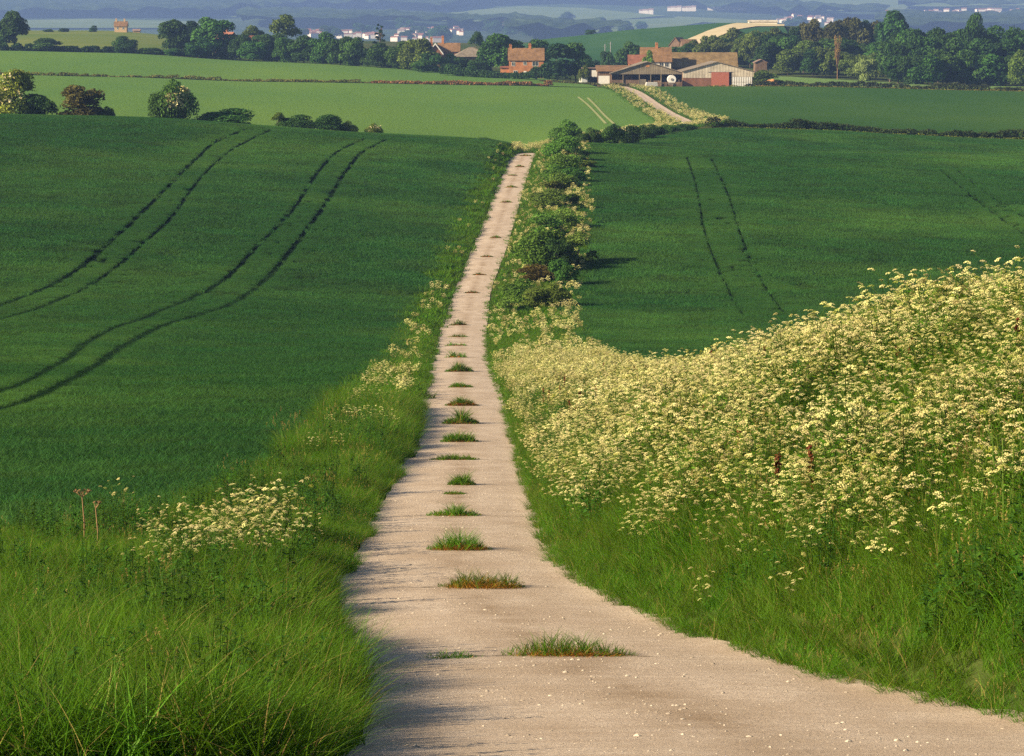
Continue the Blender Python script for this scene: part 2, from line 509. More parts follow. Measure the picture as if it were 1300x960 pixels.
def scatter(name, P, rot, scl, pick, variants, label, cat, tilt=None):
    P = np.asarray(P, float); n = len(P)
    me = bpy.data.meshes.new(name)
    me.vertices.add(n); me.vertices.foreach_set('co', P.astype(np.float32).ravel())
    rv = np.zeros((n, 3), np.float32); rv[:, 2] = rot
    if tilt is not None: rv[:, :2] = tilt
    a = me.attributes.new('rotv', 'FLOAT_VECTOR', 'POINT'); a.data.foreach_set('vector', rv.ravel())
    sv = np.repeat(np.asarray(scl, np.float32)[:, None], 3, 1) if np.ndim(scl) == 1 else np.asarray(scl, np.float32)
    a = me.attributes.new('sclv', 'FLOAT_VECTOR', 'POINT'); a.data.foreach_set('vector', sv.ravel())
    a = me.attributes.new('pick', 'INT', 'POINT'); a.data.foreach_set('value', np.asarray(pick, np.int32))
    o = mobj(name, me)
    tag(o, label, cat, kind='stuff')
    ng = bpy.data.node_groups.new(name + '_scatter', 'GeometryNodeTree')
    ng.interface.new_socket('Geometry', in_out='INPUT', socket_type='NodeSocketGeometry')
    ng.interface.new_socket('Geometry', in_out='OUTPUT', socket_type='NodeSocketGeometry')
    N, L = ng.nodes, ng.links
    gi, go = N.new('NodeGroupInput'), N.new('NodeGroupOutput')
    iop = N.new('GeometryNodeInstanceOnPoints'); jn = N.new('GeometryNodeJoinGeometry')
    for v in reversed(variants):      # a multi-input socket keeps the newest link first
        oi = N.new('GeometryNodeObjectInfo'); oi.inputs['Object'].default_value = v; oi.transform_space = 'ORIGINAL'
        g2 = N.new('GeometryNodeGeometryToInstance')
        L.new(oi.outputs['Geometry'], g2.inputs[0]); L.new(g2.outputs[0], jn.inputs[0])
    L.new(gi.outputs[0], iop.inputs['Points']); L.new(jn.outputs[0], iop.inputs['Instance'])
    iop.inputs['Pick Instance'].default_value = True
    for nm, ty, so in (('pick', 'INT', 'Instance Index'), ('rotv', 'FLOAT_VECTOR', 'Rotation'), ('sclv', 'FLOAT_VECTOR', 'Scale')):
        na = N.new('GeometryNodeInputNamedAttribute'); na.data_type = ty; na.inputs['Name'].default_value = nm
        L.new(na.outputs['Attribute'], iop.inputs[so])
    L.new(iop.outputs[0], go.inputs[0])
    md = o.modifiers.new('scatter', 'NODES'); md.node_group = ng
    return o


def slope_tilt(x, y, rot):
    gx = (H(x + .8, y) - H(x - .8, y)) / 1.6; gy = (H(x, y + .8) - H(x, y - .8)) / 1.6
    n = np.sqrt(1 + gx * gx + gy * gy); nx, ny = -gx / n, -gy / n
    u = np.cos(rot) * nx + np.sin(rot) * ny; v = -np.sin(rot) * nx + np.cos(rot) * ny
    return np.stack([-np.arcsin(v), np.arcsin(u)], 1)


def jitter_grid(x0, x1, y0, y1, step, rng=R):
    nx, ny = max(1, int((x1 - x0) / step)), max(1, int((y1 - y0) / step))
    X, Y = np.meshgrid(x0 + (np.arange(nx) + .5) * step, y0 + (np.arange(ny) + .5) * step)
    X = X.ravel() + rng.uniform(-.5, .5, X.size) * step; Y = Y.ravel() + rng.uniform(-.5, .5, Y.size) * step
    return X, Y


def in_view(x, y, ml=110, mr=110):
    px = 650 + x / np.maximum(y, 5) * 3690
    m = 3.5 * 3690 / np.maximum(y, 5)          # plus a few metres so that a step aside still finds plants
    return (px > -ml - m) & (px < 1300 + mr + m)


def vnoise(x, y, s, seed=0):
    rng = np.random.default_rng(seed)
    G = rng.random((64, 64))
    u, v = x * s, y * s
    i, j = np.floor(u).astype(int), np.floor(v).astype(int)
    fu, fv = u - i, v - j
    fu = fu * fu * (3 - 2 * fu); fv = fv * fv * (3 - 2 * fv)
    g = lambda a, b: G[a % 64, b % 64]
    return (g(i, j) * (1 - fu) + g(i + 1, j) * fu) * (1 - fv) + (g(i, j + 1) * (1 - fu) + g(i + 1, j + 1) * fu) * fv


# ------------------------------------------------------------------ ground sheet
def build_ground():
    ys = np.concatenate([np.arange(-1500, -60, 120), np.arange(-60, 16, 4), np.arange(16, 160, 2.0), np.arange(160, 480, 4.0), np.geomspace(480, 13000, 190)])
    fr = np.array([-1, -.7, -.45, -.3, -.2, -.14, -.1, -.07, -.05, -.035, -.022, -.012, -.005, 0])
    cols = []
    for y in ys:
        yl = float(XL(y)); yr = float(XR(y)); bl = float(BL(min(y, 460))) if y < 470 else yl - 6; br = float(BR(y)) if y < 520 else yr + 6
        bl = min(bl, yl - 1.2); br = max(br, yr + 1.5)
        W = 1500 + .62 * max(y, 0)
        L_ = bl + fr * W
        vl = [yl - 3, yl - 1.5, yl - .6] if False else [yl + (bl - yl) * t for t in (.75, .5, .3, .15, .06)]
        rd = [yl, yl + (yr - yl) * .25, (yl + yr) / 2, yl + (yr - yl) * .75, yr]
        vr = [yr + (br - yr) * t for t in (.06, .15, .3, .5, .75)]
        R_ = br - fr[::-1] * W
        cols.append(np.concatenate([L_, vl, rd, vr, R_]))
    X = np.array(cols); Y = np.repeat(ys[:, None], X.shape[1], 1)
    Z = H(X, Y) - .03
    Z = Z - sm(500, 900, Y) * .25 - .4 * sm(452, 474, Y)
    fl = np.clip(np.where(Y < 52, BL(52) - (52 - Y) * 5, BL(np.clip(Y, -60, 460))) - X, 0, 3) / 3 * ((Y > 40) & (Y < 466))
    fr_ = np.clip(X - BR(np.clip(Y, -60, 520)), 0, 3) / 3 * ((Y > 20) & (Y < 520))
    Z = Z - .4 * np.maximum(fl, fr_)
    # keep the base below the overlay sheets
    n, m = X.shape
    V = np.stack([X, Y, Z], -1).reshape(-1, 3)
    i = (np.arange(n - 1)[:, None] * m + np.arange(m - 1)[None]).ravel()
    Q = np.stack([i, i + 1, i + m + 1, i + m], 1)
    yc = Y[:-1, :-1].ravel()
    me = mesh_np('ground', V, Q, [M['soil'], M['far_ground']], (yc > 1700).astype(int), smooth=True)
    return tag(mobj('ground', me), kind='structure')


build_ground()


def strip(name, ys, xa, xb, k, off, mat, kind='structure'):
    """ribbon between two edges sampled along the land"""
    t = np.linspace(0, 1, k)
    X = xa[:, None] * (1 - t) + xb[:, None] * t; Y = np.repeat(ys[:, None], k, 1)
    Z = H(X, Y) + off
    V = np.stack([X, Y, Z], -1).reshape(-1, 3)
    n, m = X.shape
    i = (np.arange(n - 1)[:, None] * m + np.arange(m - 1)[None]).ravel()
    Q = np.stack([i, i + 1, i + m + 1, i + m], 1)
    ac = np.repeat(np.abs(2 * t - 1)[None], n, 0).ravel()
    me = mesh_np(name, V, Q, mat, smooth=True, extra={'across': ac})
    return tag(mobj(name, me), kind=kind)


ys = np.concatenate([np.arange(-58, 60, .5), np.arange(60, 160, 1.0), np.arange(160, 440, 2.0)])
wob = (vnoise(ys, ys * 0, 1.1, 3) - .5) * .22
wob2 = (vnoise(ys, ys * 0, 1.3, 4) - .5) * .10
strip('track', ys, XL(ys) + wob - .05, XR(ys) + wob2 + .05, 13, .012, M['road'])
ys = np.arange(540, 866, 4.0)
strip('far_track', ys, XL(ys) + .1, XR(ys) - .1, 5, .10, M['road'])


def patch(name, outline, mat, off=.15, step=None, kind='structure', world=False, bump=None, wavy=0, dmin=3400.0):
    """a field: outline in photo pixels projected on the land, filled with a real mesh that follows it"""
    pts = []
    n = len(outline)
    for i in range(n):
        a, b = outline[i], outline[(i + 1) % n]
        L_ = max(2, int(math.hypot(b[0] - a[0], b[1] - a[1]) / (14 if not world else 6)))
        for k in range(min(L_, 60)):
            t = k / min(L_, 60)
            p = (a[0] + (b[0] - a[0]) * t, a[1] + (b[1] - a[1]) * t)
            pts.append(p if world else at(p[0], p[1], 0, dmin)[:2])
    P = np.array(pts)
    if wavy: P = P + (np.random.default_rng(len(P)).random(P.shape) - .5) * wavy
    x0, y0 = P.min(0); x1, y1 = P.max(0)
    step = step or max((x1 - x0), (y1 - y0)) / 60
    gx, gy = np.meshgrid(np.arange(x0, x1, step), np.arange(y0, y1, step))
    G = np.stack([gx.ravel(), gy.ravel()], 1) + .01
    inside = np.zeros(len(G), bool)
    j = len(P) - 1
    for i in range(len(P)):
        c = (P[i, 1] > G[:, 1]) != (P[j, 1] > G[:, 1])
        with np.errstate(divide='ignore', invalid='ignore'):
            xx = (P[j, 0] - P[i, 0]) * (G[:, 1] - P[i, 1]) / (P[j, 1] - P[i, 1]) + P[i, 0]
        inside ^= c & (G[:, 0] < xx); j = i
    G = G[inside]
    allp = [Vector(p) for p in P] + [Vector(g) for g in G]
    v, e, f, _, _, _ = delaunay_2d_cdt(allp, [], [list(range(len(P)))], 1, 1e-4)
    v = np.array([tuple(q) for q in v])
    z = H(v[:, 0], v[:, 1]) + off
    if bump is not None: z = z + bump(v[:, 0], v[:, 1])
    V = np.stack([v[:, 0], v[:, 1], z], 1)
    tri = np.array([q for q in f if len(q) == 3], int)
    ar = (V[tri[:, 1], 0] - V[tri[:, 0], 0]) * (V[tri[:, 2], 1] - V[tri[:, 0], 1]) - (V[tri[:, 1], 1] - V[tri[:, 0], 1]) * (V[tri[:, 2], 0] - V[tri[:, 0], 0])
    tri[ar < 0] = tri[ar < 0][:, ::-1]
    me = mesh_np(name, V, tri, mat, smooth=True)
    return tag(mobj(name, me), kind=kind)


# crop floors (the soil the two dark crops stand on)
ys = np.concatenate([np.arange(46, 160, 2.0), np.arange(160, 462, 4.0)])
xa = -(ys * .235 + 14)
strip('left_field', ys, xa, np.minimum(BL(ys), np.where(ys < 52, BL(52) - (52 - ys) * 5, 99)), 24, .02, M['field_floor'])
ys = np.concatenate([np.arange(24, 160, 2.0), np.arange(160, 516, 4.0)])
strip('right_field', ys, BR(ys), np.maximum(ys * .235 + 14, BR(ys) + 2), 24, .02, M['field_floor'])

# farther fields
LF = [(-90, 560), (-62, 520)]
lf_x = lambda px, d: (pos(px, d)[0], d)
patch('light_green_field', [lf_x(-120, 470), lf_x(150, 470), lf_x(400, 470), (-10, 458), (3, 470), (12, 520), (22, 560), (31, 610), (34, 650), (32.5, 700), (31.0, 760), (29, 820), (26, 846), lf_x(640, 842), lf_x(480, 846),
                             lf_x(325, 848), lf_x(0, 848), lf_x(-120, 846)], M['light_field'], .12, 7.0, world=True)
patch('upper_green_field', [lf_x(-120, 852), lf_x(0, 854), lf_x(325, 854), lf_x(640, 848), lf_x(760, 850), lf_x(735, 905), lf_x(640, 960), lf_x(560, 965), lf_x(500, 990), lf_x(325, 1005), lf_x(150, 1012), lf_x(0, 1012), lf_x(-120, 1010)],
      M['light_field'], .12, 8.0, world=True)
patch('mid_green_field', [(47, 600), (60, 545), (95, 545), (170, 540), lf_x(1420, 560), lf_x(1420, 850), lf_x(1300, 856), lf_x(1100, 862), lf_x(960, 868), lf_x(800, 862), (40, 830), (42, 760), (44, 700), (45, 650)],
      M['mid_field'], .14, 7.0, world=True)
patch('pale_pasture', [lf_x(955, 880), lf_x(1100, 874), lf_x(1300, 868), lf_x(1420, 866), lf_x(1420, 905), lf_x(1200, 920), lf_x(1100, 960), lf_x(960, 1010)], M['pale_strip'], .14, 8.0, world=True)
patch('olive_pasture', [lf_x(-120, 1060), lf_x(60, 1056), lf_x(240, 1040), lf_x(290, 1080), lf_x(250, 1400), lf_x(120, 1560), lf_x(-120, 1560)], M['olive'], .2, 20.0, world=True)
patch('dark_hill_field', [lf_x(640, 1130), lf_x(800, 1110), lf_x(960, 1120), lf_x(1010, 1300), lf_x(990, 1600), lf_x(930, 1640), lf_x(800, 1640), lf_x(690, 1600), lf_x(630, 1400)], M['dark_hill'], .3, 20.0, world=True)
patch('stubble_field', [lf_x(860, 1285), lf_x(895, 1290), lf_x(910, 1370), lf_x(930, 1440), lf_x(960, 1500), lf_x(995, 1520), lf_x(995, 1560), lf_x(935, 1545), lf_x(898, 1450), lf_x(872, 1370)], M['cream_field'], .6, 14.0, world=True)

# hills across the valley
def canopy(s, h):
    return lambda x, y: h * (.35 + .9 * vnoise(x, y, 1 / s, 11) + .5 * vnoise(x, y, 2.3 / s, 12))


patch('far_green_slope', [(440, 17), (540, 21), (600, 14), (660, 9), (740, 11), (800, 17), (845, 21), (760, 28), (640, 31), (520, 26)], M['pale_field'], 2, 40)
patch('far_pale_slope', [(700, 34), (790, 26), (850, 24), (900, 28), (850, 37), (760, 43), (706, 42)], M['pale_field'], 2, 40)
patch('far_downland', [(960, -4), (1310, -4), (1310, 8), (1230, 8), (1170, 13), (1130, 14), (1060, 15), (990, 12), (962, 6)], M['pale_field'], 2, 50)
patch('far_meadow', [(30, 27), (120, 25), (260, 29), (260, 37), (120, 37), (30, 37)], M['pale_field'], 2, 40)
patch('far_field_strip', [(120, 20), (200, 19), (300, 21), (300, 23), (200, 22), (120, 23)], M['pale_field'], 2, 30)
patch('far_stubble', [(438, 17.5), (470, 18), (480, 20.5), (440, 20)], M['cream_field'], 2.5, 20)
patch('far_lower_field', [(860, 22), (960, 27), (985, 33), (900, 30), (850, 26)], M['pale_field'], 2, 30)
patch('far_top_field', [(700, -2), (800, -3), (840, 1), (780, 5), (710, 3)], M['pale_field'], 2, 40)
patch('chalk_scar', [(384, 14), (391, 14), (402, 18), (410, 21), (398, 22), (388, 19)], M['chalk'], 3, 20)
for k, ol in enumerate([
        [(-40, -14), (640, -14), (880, -14), (880, 6), (800, 8), (700, 5), (610, 8), (560, 17), (470, 12), (380, 12), (260, 24), (120, 23), (-40, 24)],
        [(300, 26), (380, 22), (430, 24), (520, 30), (640, 34), (700, 38), (640, 40), (380, 36), (300, 36)],
        [(850, 4), (980, 9), (1060, 18), (1130, 18), (1120, 26), (1000, 22), (900, 15), (850, 10)],
        [(1110, 30), (1310, 30), (1310, 44), (1110, 44)],
        [(1140, 9), (1310, 11), (1310, 14), (1140, 15)],
        [(640, 34), (760, 45), (800, 50), (640, 52)]]):
    tag(patch('far_woods', ol, M['woods'], 1, [26, 22, 26, 24, 26, 22][k], kind='stuff', bump=canopy(30, 18)),
        ['dark hazy woodland covering the high ridge of the distant hills', 'hazy wood between the white town and the pale green slope', 'hazy wooded slope around the long white buildings',
         'blue wooded slope below the right hand hillside town', 'thin dark wood along the top of the hillside town', 'hazy trees below the pale slope behind the brick house'][k], 'wood')

# ------------------------------------------------------------------ crop, grass and flower templates
def wheat_patch(seed, size, n, w, hl, mat='crop'):
    rng = np.random.default_rng(seed)
    b = rng.uniform(-size / 2, size / 2, (n, 2))
    h = rng.uniform(hl * .75, hl * 1.1, n)
    V, Q = blades(rng, n, b, h, rng.uniform(.7, 1.3, n) * w, rng.uniform(.1, .5, n), rng.uniform(.2, 1.0, n), 3)
    cl = vnoise(b[:, 0] + 20, b[:, 1] + 20, 5.0 / size * 1.15, seed)
    t = np.clip(rng.normal(.45, .25, n) + (cl - .5) * .7, 0, 1)
    return source('wheat_patch', mesh_np('wheat_patch', V, Q, M[mat], tint=np.repeat(t, 8)))


def grass_tuft(seed, n, rad, h, w, dry=.05, name='grass_tuft'):
    rng = np.random.default_rng(seed)
    a = rng.uniform(0, 2 * math.pi, n); r = rad * np.sqrt(rng.random(n))
    b = np.stack([np.cos(a) * r, np.sin(a) * r], 1)
    V, Q = blades(rng, n, b, h * rng.uniform(.45, 1.1, n), w * rng.uniform(.6, 1.4, n), rng.uniform(.05, .45, n), rng.uniform(.1, 1.0, n), 4)
    t = np.clip(rng.normal(.45, .22, n), 0, .9); t[rng.random(n) < dry] = .99
    return source(name, mesh_np(name, V, Q, M['grass'], tint=np.repeat(t, 10)))


def seed_grass(seed, n=16):
    rng = np.random.default_rng(seed)
    b = rng.normal(0, .09, (n, 2)); h = rng.uniform(.7, 1.1, n)
    ln, cu = rng.uniform(.05, .3, n), rng.uniform(.05, .4, n)
    rs = rng.bit_generator.state
    V, Q = blades(rng, n, b, h, np.full(n, .005), ln, cu, 4)
    g = Geo(); g.add(V, Q, np.where(np.repeat(rng.random(n), 10) < .5, .99, .7))
    tips = V.reshape(n, 5, 2, 3)[:, 4].mean(1)
    for t in tips:
        Vv, Qq, ti = leaf_cloud(rng, [[0, 0, -.05]], np.array([[.012, .012, .08]]), 12, .016, .2, asp=.3)
        g.add(Vv + t, Qq, .99)
    n2 = 40
    V, Q = blades(rng, n2, rng.normal(0, .1, (n2, 2)), rng.uniform(.2, .6, n2), np.full(n2, .009), rng.uniform(.1, .6, n2), rng.uniform(.2, 1, n2), 4)
    g.add(V, Q, np.repeat(np.clip(rng.normal(.4, .2, n2), 0, .9), 10))
    return source('seed_grass', g.mesh('seed_grass', M['grass']))


def weed_source(seed, h):
    rng = np.random.default_rng(seed); g = Geo()
    for k in range(6):
        a_ = rng.uniform(0, 6.28); rr = rng.uniform(.02, .16); hh = h * rng.uniform(.65, 1.1)
        p0 = np.array([math.cos(a_) * rr, math.sin(a_) * rr, 0]); p1 = p0 * 1.8 + [0, 0, hh]
        V, Q = tube([p0, p1], [.006, .003], 3); g.add(V, Q, .3)
        n = 22
        t = rng.uniform(.15, 1.02, n); P = p0[None] * (1 - t[:, None]) + p1[None] * t[:, None]
        an = rng.uniform(0, 6.28, n); d = np.stack([np.cos(an), np.sin(an), rng.uniform(-.5, .25, n)], 1)
        sd = np.cross(d, [0, 0, 1]); L_ = (rng.uniform(.06, .13, n) * (1.15 - .5 * t))[:, None]
        V = np.stack([P, P + d * L_ * .45 + sd * L_ * .28, P + d * L_ + [0, 0, -.01], P + d * L_ * .45 - sd * L_ * .28], 1).reshape(-1, 3)
        g.add(V, np.arange(4 * n).reshape(n, 4), np.repeat(np.clip(rng.normal(.45, .25, n), 0, 1), 4))
    return source('nettle', g.mesh('nettle', M['weed']))


def parsley_geo(seed, h, n_umb, us, n_ul, leafn=60, stem_r=.004):
    """one cow parsley: branching stems, flat umbels of many umbellets, ferny leaves"""
    rng = np.random.default_rng(seed)
    stems, heads, leaves = Geo(), Geo(), Geo()
    nst = rng.integers(2, 4)
    tops = []
    for s in range(nst):
        a = rng.uniform(0, 6.28); ln = rng.uniform(.05, .22)
        top = np.array([math.cos(a) * ln * h, math.sin(a) * ln * h, h * rng.uniform(.72, .9)])
        b0 = np.array([math.cos(a) * .03, math.sin(a) * .03, 0])
        V, Q = tube([b0, b0 * .5 + top * .5 + [0, 0, .03], top], [stem_r * 1.5, stem_r * 1.2, stem_r], 3)
        stems.add(V, Q, rng.random()); tops.append((b0, top))
    for k in range(n_umb):
        b0, top = tops[k % nst]
        t = rng.uniform(.5, 1.0)
        j = b0 * (1 - t) + top * t
        a = rng.uniform(0, 6.28); rr = rng.uniform(.05, .30) * h
        c = j + [math.cos(a) * rr, math.sin(a) * rr, rng.uniform(.06, .22) * h]
        c[2] = min(c[2], h * 1.05)
        V, Q = tube([j, (j + c) / 2 + [math.cos(a) * rr * .12, math.sin(a) * rr * .12, -.02], c - [0, 0, us * .35]], [stem_r, stem_r * .8, stem_r * .7], 3)
        stems.add(V, Q, rng.random())
        sz = us * rng.uniform(.65, 1.25)
        ti = np.clip(rng.normal(.48, .33), 0, 1)
        tl = rng.normal(0, .25, 2)
        for u in range(n_ul):
            ra = math.sqrt((u + .5) / n_ul) * sz * .5; an = u * 2.39996 + rng.uniform(-.3, .3)
            ux, uy = math.cos(an) * ra, math.sin(an) * ra
            cc = c + [ux, uy, -.9 * ra * ra / sz + ux * tl[0] + uy * tl[1]]
            q = sz * .5 / math.sqrt(n_ul) * rng.uniform(.75, 1.2)
            m_ = 5
            ang = rng.uniform(0, 6.28) + np.arange(m_) * 2 * math.pi / m_
            ring = cc + np.stack([np.cos(ang) * q, np.sin(ang) * q, -.45 * q + rng.uniform(-.2, .2, m_) * q + np.cos(ang) * q * tl[0] + np.sin(ang) * q * tl[1]], 1)
            V = np.concatenate([ring, [cc + [0, 0, q * .25]]])
            T = np.array([[i, (i + 1) % m_, m_] for i in range(m_)])
            heads.add(V, T, np.clip(ti + rng.normal(0, .12), 0, 1))
    if leafn:
        n = leafn
        z = rng.uniform(.08, .72, n) * h
        a = rng.uniform(0, 6.28, n); r = rng.uniform(.02, .26, n) * h * (1.1 - z / h * .6)
        P = np.stack([np.cos(a) * r, np.sin(a) * r, z], 1)
        dr = np.stack([np.cos(a + rng.normal(0, .6, n)), np.sin(a + rng.normal(0, .6, n)), rng.uniform(-.4, .5, n)], 1)
        sd = np.cross(dr, rng.normal(size=(n, 3)) * .4 + [0, 0, 1]); sd /= np.linalg.norm(sd, axis=1)[:, None]
        ln = rng.uniform(.04, .095, n)[:, None]; wd = ln * rng.uniform(.08, .17, n)[:, None]
        V = np.stack([P, P + dr * ln * .5 + sd * wd, P + dr * ln, P + dr * ln * .5 - sd * wd], 1).reshape(-1, 3)
        leaves.add(V, np.arange(4 * n).reshape(n, 4), np.repeat(np.clip(rng.normal(.4, .25, n), 0, .9), 4))
    return stems, heads, leaves


def parsley_source(seed, h, n_umb, us, n_ul, leafn):
    s, hd, lv = parsley_geo(seed, h, n_umb, us, n_ul, leafn)
    g = Geo()
    for src, m in ((s, 0), (hd, 1), (lv, 2)):
        n0 = g.n
        g.V += src.V; g.T += src.T
        for q in src.Q4: g.Q4.append(q + n0); g.m4.append(np.full(len(q), m))
        for q in src.Q3: g.Q3.append(q + n0); g.m3.append(np.full(len(q), m))
        g.n += src.n
    return source('cow_parsley_template', g.mesh('cow_parsley_template', [M['stem'], M['umbel'], M['grass']]))


def dock_source(seed, h):
    rng = np.random.default_rng(seed)
    g = Geo()
    for k in range(2):
        a = rng.uniform(0, 6.28); top = np.array([math.cos(a) * .12 * h, math.sin(a) * .12 * h, h * rng.uniform(.85, 1.05)])
        V, Q = tube([[0, 0, 0], top * .5 + [0, 0, .02], top], [.006, .005, .003], 3); g.add(V, Q, .3, 0)
        n = 40
        t = rng.uniform(.55, 1, n)
        C = top[None] * t[:, None]
        V, Q, ti = leaf_cloud(rng, C, np.full(n, .03), n, .03, .3)
        g.add(V, Q, ti, 1)
    return source('dock_template', g.mesh('dock_template', [M['stem'], M['dock']]))


WH_A = [wheat_patch(10 + i, 1.15, 210, .028, .46) for i in range(4)]
WH_B = [wheat_patch(20 + i, 2.2, 560, .030, .46) for i in range(4)]
WH_C = [wheat_patch(30 + i, 3.9, 950, .055, .48) for i in range(4)]
WH_R = [wheat_patch(36 + i, 1.15, 170, .02, .44, 'crop_rut_shade') for i in range(4)]
GT_N = [grass_tuft(40 + i, 70, .20, .66, .012, .02) for i in range(5)] + [grass_tuft(46 + i, 46, .16, .90, .0065, .10) for i in range(2)] + [seed_grass(48 + i) for i in range(2)]
GT_M = [grass_tuft(50 + i, 46, .38, .55, .026) for i in range(4)]
GT_F = [grass_tuft(60 + i, 50, .8, .55, .06, .03) for i in range(4)]
CP_N = [parsley_source(70 + i, 1.15, 13 + i % 3 * 4, .080, 11, 140) for i in range(6)]
CP_M = [parsley_source(80 + i, 1.1, 22, .10, 7, 80) for i in range(4)]
CP_F = [parsley_source(90 + i, 1.1, 28, .14, 4, 60) for i in range(4)]
DK = [dock_source(100 + i, 1.1) for i in range(3)]

# tramlines: wheel ruts pressed through the crop
TRAMS_L = [[(-20, 392), (40, 371), (90, 345), (140, 305), (200, 248), (240, 208), (275, 178), (312, 163)], [(-20, 410), (50, 388), (110, 362), (165, 322), (215, 276), (255, 224), (295, 188), (343, 164)],
           [(-20, 500), (20, 487), (80, 455), (130, 420), (180, 402), (240, 378), (285, 352), (325, 312), (370, 266), (405, 215), (430, 190), (462, 175)],
           [(-20, 520), (30, 505), (110, 468), (165, 432), (215, 408), (280, 390), (335, 355), (375, 308), (410, 262), (440, 215), (460, 192), (490, 176)]]
TRAMS_R = [[(872, 198), (880, 222), (888, 255), (893, 285), (902, 315), (915, 345), (928, 372), (945, 400)], [(903, 200), (918, 230), (930, 262), (942, 300), (957, 335), (972, 362), (995, 395)],
           [(1195, 215), (1225, 240), (1260, 268), (1300, 295), (1340, 320)], [(1212, 212), (1245, 238), (1282, 262), (1330, 292)]]


def smooth_line(L_, n=60):
    P = np.array(L_, float); t = np.arange(len(P)); q = np.linspace(0, len(P) - 1, n)
    return np.stack([hermite(t, P[:, 0])(q), hermite(t, P[:, 1])(q)], 1)


def world_line(L_):
    W = np.array([at(px, py, .4, 40)[:2] for px, py in smooth_line(L_)])
    d = np.concatenate([[0], np.cumsum(np.hypot(*np.diff(W, axis=0).T))])
    q = np.arange(0, d[-1], .5)
    return np.stack([np.interp(q, d, W[:, 0]), np.interp(q, d, W[:, 1])], 1)


TL = [world_line(t) for t in TRAMS_L]; TR = [world_line(t) for t in TRAMS_R]


def near_line(x, y, lines, w):
    m = np.zeros(len(x), bool)
    for l, ww in zip(lines, w):
        for i in range(0, len(l), 400):
            seg = l[i:i + 400]
            box = (x > seg[:, 0].min() - 3) & (x < seg[:, 0].max() + 3) & (y > seg[:, 1].min() - 3) & (y < seg[:, 1].max() + 3)
            ix = np.nonzero(box)[0]
            for j in range(0, len(ix), 4000):
                k = ix[j:j + 4000]
                dd = ((x[k, None] - seg[None, :, 0]) ** 2 + (y[k, None] - seg[None, :, 1]) ** 2).min(1)
                m[k] |= dd < ww * ww
    return m


def crop_points(side):
    out = []
    for lod, (d0, d1, st) in enumerate(((24, 130, .62), (130, 235, 1.15), (235, 520, 2.0))):
        hi = .235 * d1 + 10
        b0, b1 = (0 if lod == 0 else 22), (0 if lod == 2 else 22)
        x, y = jitter_grid(-hi - 6 if side < 0 else 0, 0 if side < 0 else max(hi, 30), d0 - b0, d1 + b1, st)
        yr = y + R.uniform(-21, 21, len(y))
        keep = ((yr >= d0) | (lod == 0)) & ((yr < d1) | (lod == 2))
        x, y = x[keep], y[keep]
        if side < 0:
            edge = np.where(y < 52, BL(52) - (52 - y) * 5, BL(y))
            ok = (x < edge - .3 * st + (vnoise(x, y, .5, 5) - .5) * .8) & (y < 452)
        else:
            lim = 424 + np.clip((x - 10.5) / (36 - 10.5), 0, 1) * 92
            ok = (x > BR(y) + .3 * st + (vnoise(x, y, .5, 6) - .5) * .8) & (y < np.where(x > 36, 516, lim))
        ok &= in_view(x, y, 190, 190)
        x, y = x[ok], y[ok]
        # finer pieces beside the ruts so that the gap stays narrow
        lines = TL if side < 0 else TR
        wide = [.45 + .62 * st * 1.15] * 4
        nl = near_line(x, y, lines, wide)
        out.append((lod, x[~nl], y[~nl], np.ones((~nl).sum())))
        rep = (12, 20, 62)[lod]
        xs, ys_ = np.repeat(x[nl], rep), np.repeat(y[nl], rep)
        sp = st * .62
        xs = xs + R.uniform(-sp, sp, len(xs)); ys_ = ys_ + R.uniform(-sp, sp, len(xs))
        pr = .2
        gap = near_line(xs, ys_, lines, [h_ + pr for h_ in ([.33, .26, .29, .33] if side < 0 else [.19, .21, .30, .30])])
        out.append((0, xs[~gap], ys_[~gap], np.full((~gap).sum(), .40)))
        # trodden leaves left in the wheelings, rut shade put into their dark colour
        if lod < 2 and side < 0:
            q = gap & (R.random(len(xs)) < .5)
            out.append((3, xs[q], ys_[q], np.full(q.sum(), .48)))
    return out


for side, nm in ((-1, 'left'), (1, 'right')):
    pts = crop_points(side)
    P, S, K = [], [], []
    nv = 4
    for lod, x, y, s in pts:
        z = H(x, y)
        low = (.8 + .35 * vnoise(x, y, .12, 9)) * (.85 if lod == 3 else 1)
        P.append(np.stack([x, y, z], 1)); K.append(R.integers(0, nv, len(x)) + nv * lod)
        S.append(np.stack([s, s, low], 1))
    P, S, K = np.concatenate(P), np.concatenate(S), np.concatenate(K)
    lab = 'dark green young wheat filling the sloping field left of the track' if side < 0 else 'dark green young wheat filling the valley field right of the track'
    rot = R.uniform(0, 6.28, len(P))
    scatter('wheat_crop', P, rot, S, K, WH_A + WH_B + WH_C + WH_R, lab, 'wheat crop', slope_tilt(P[:, 0], P[:, 1], rot))

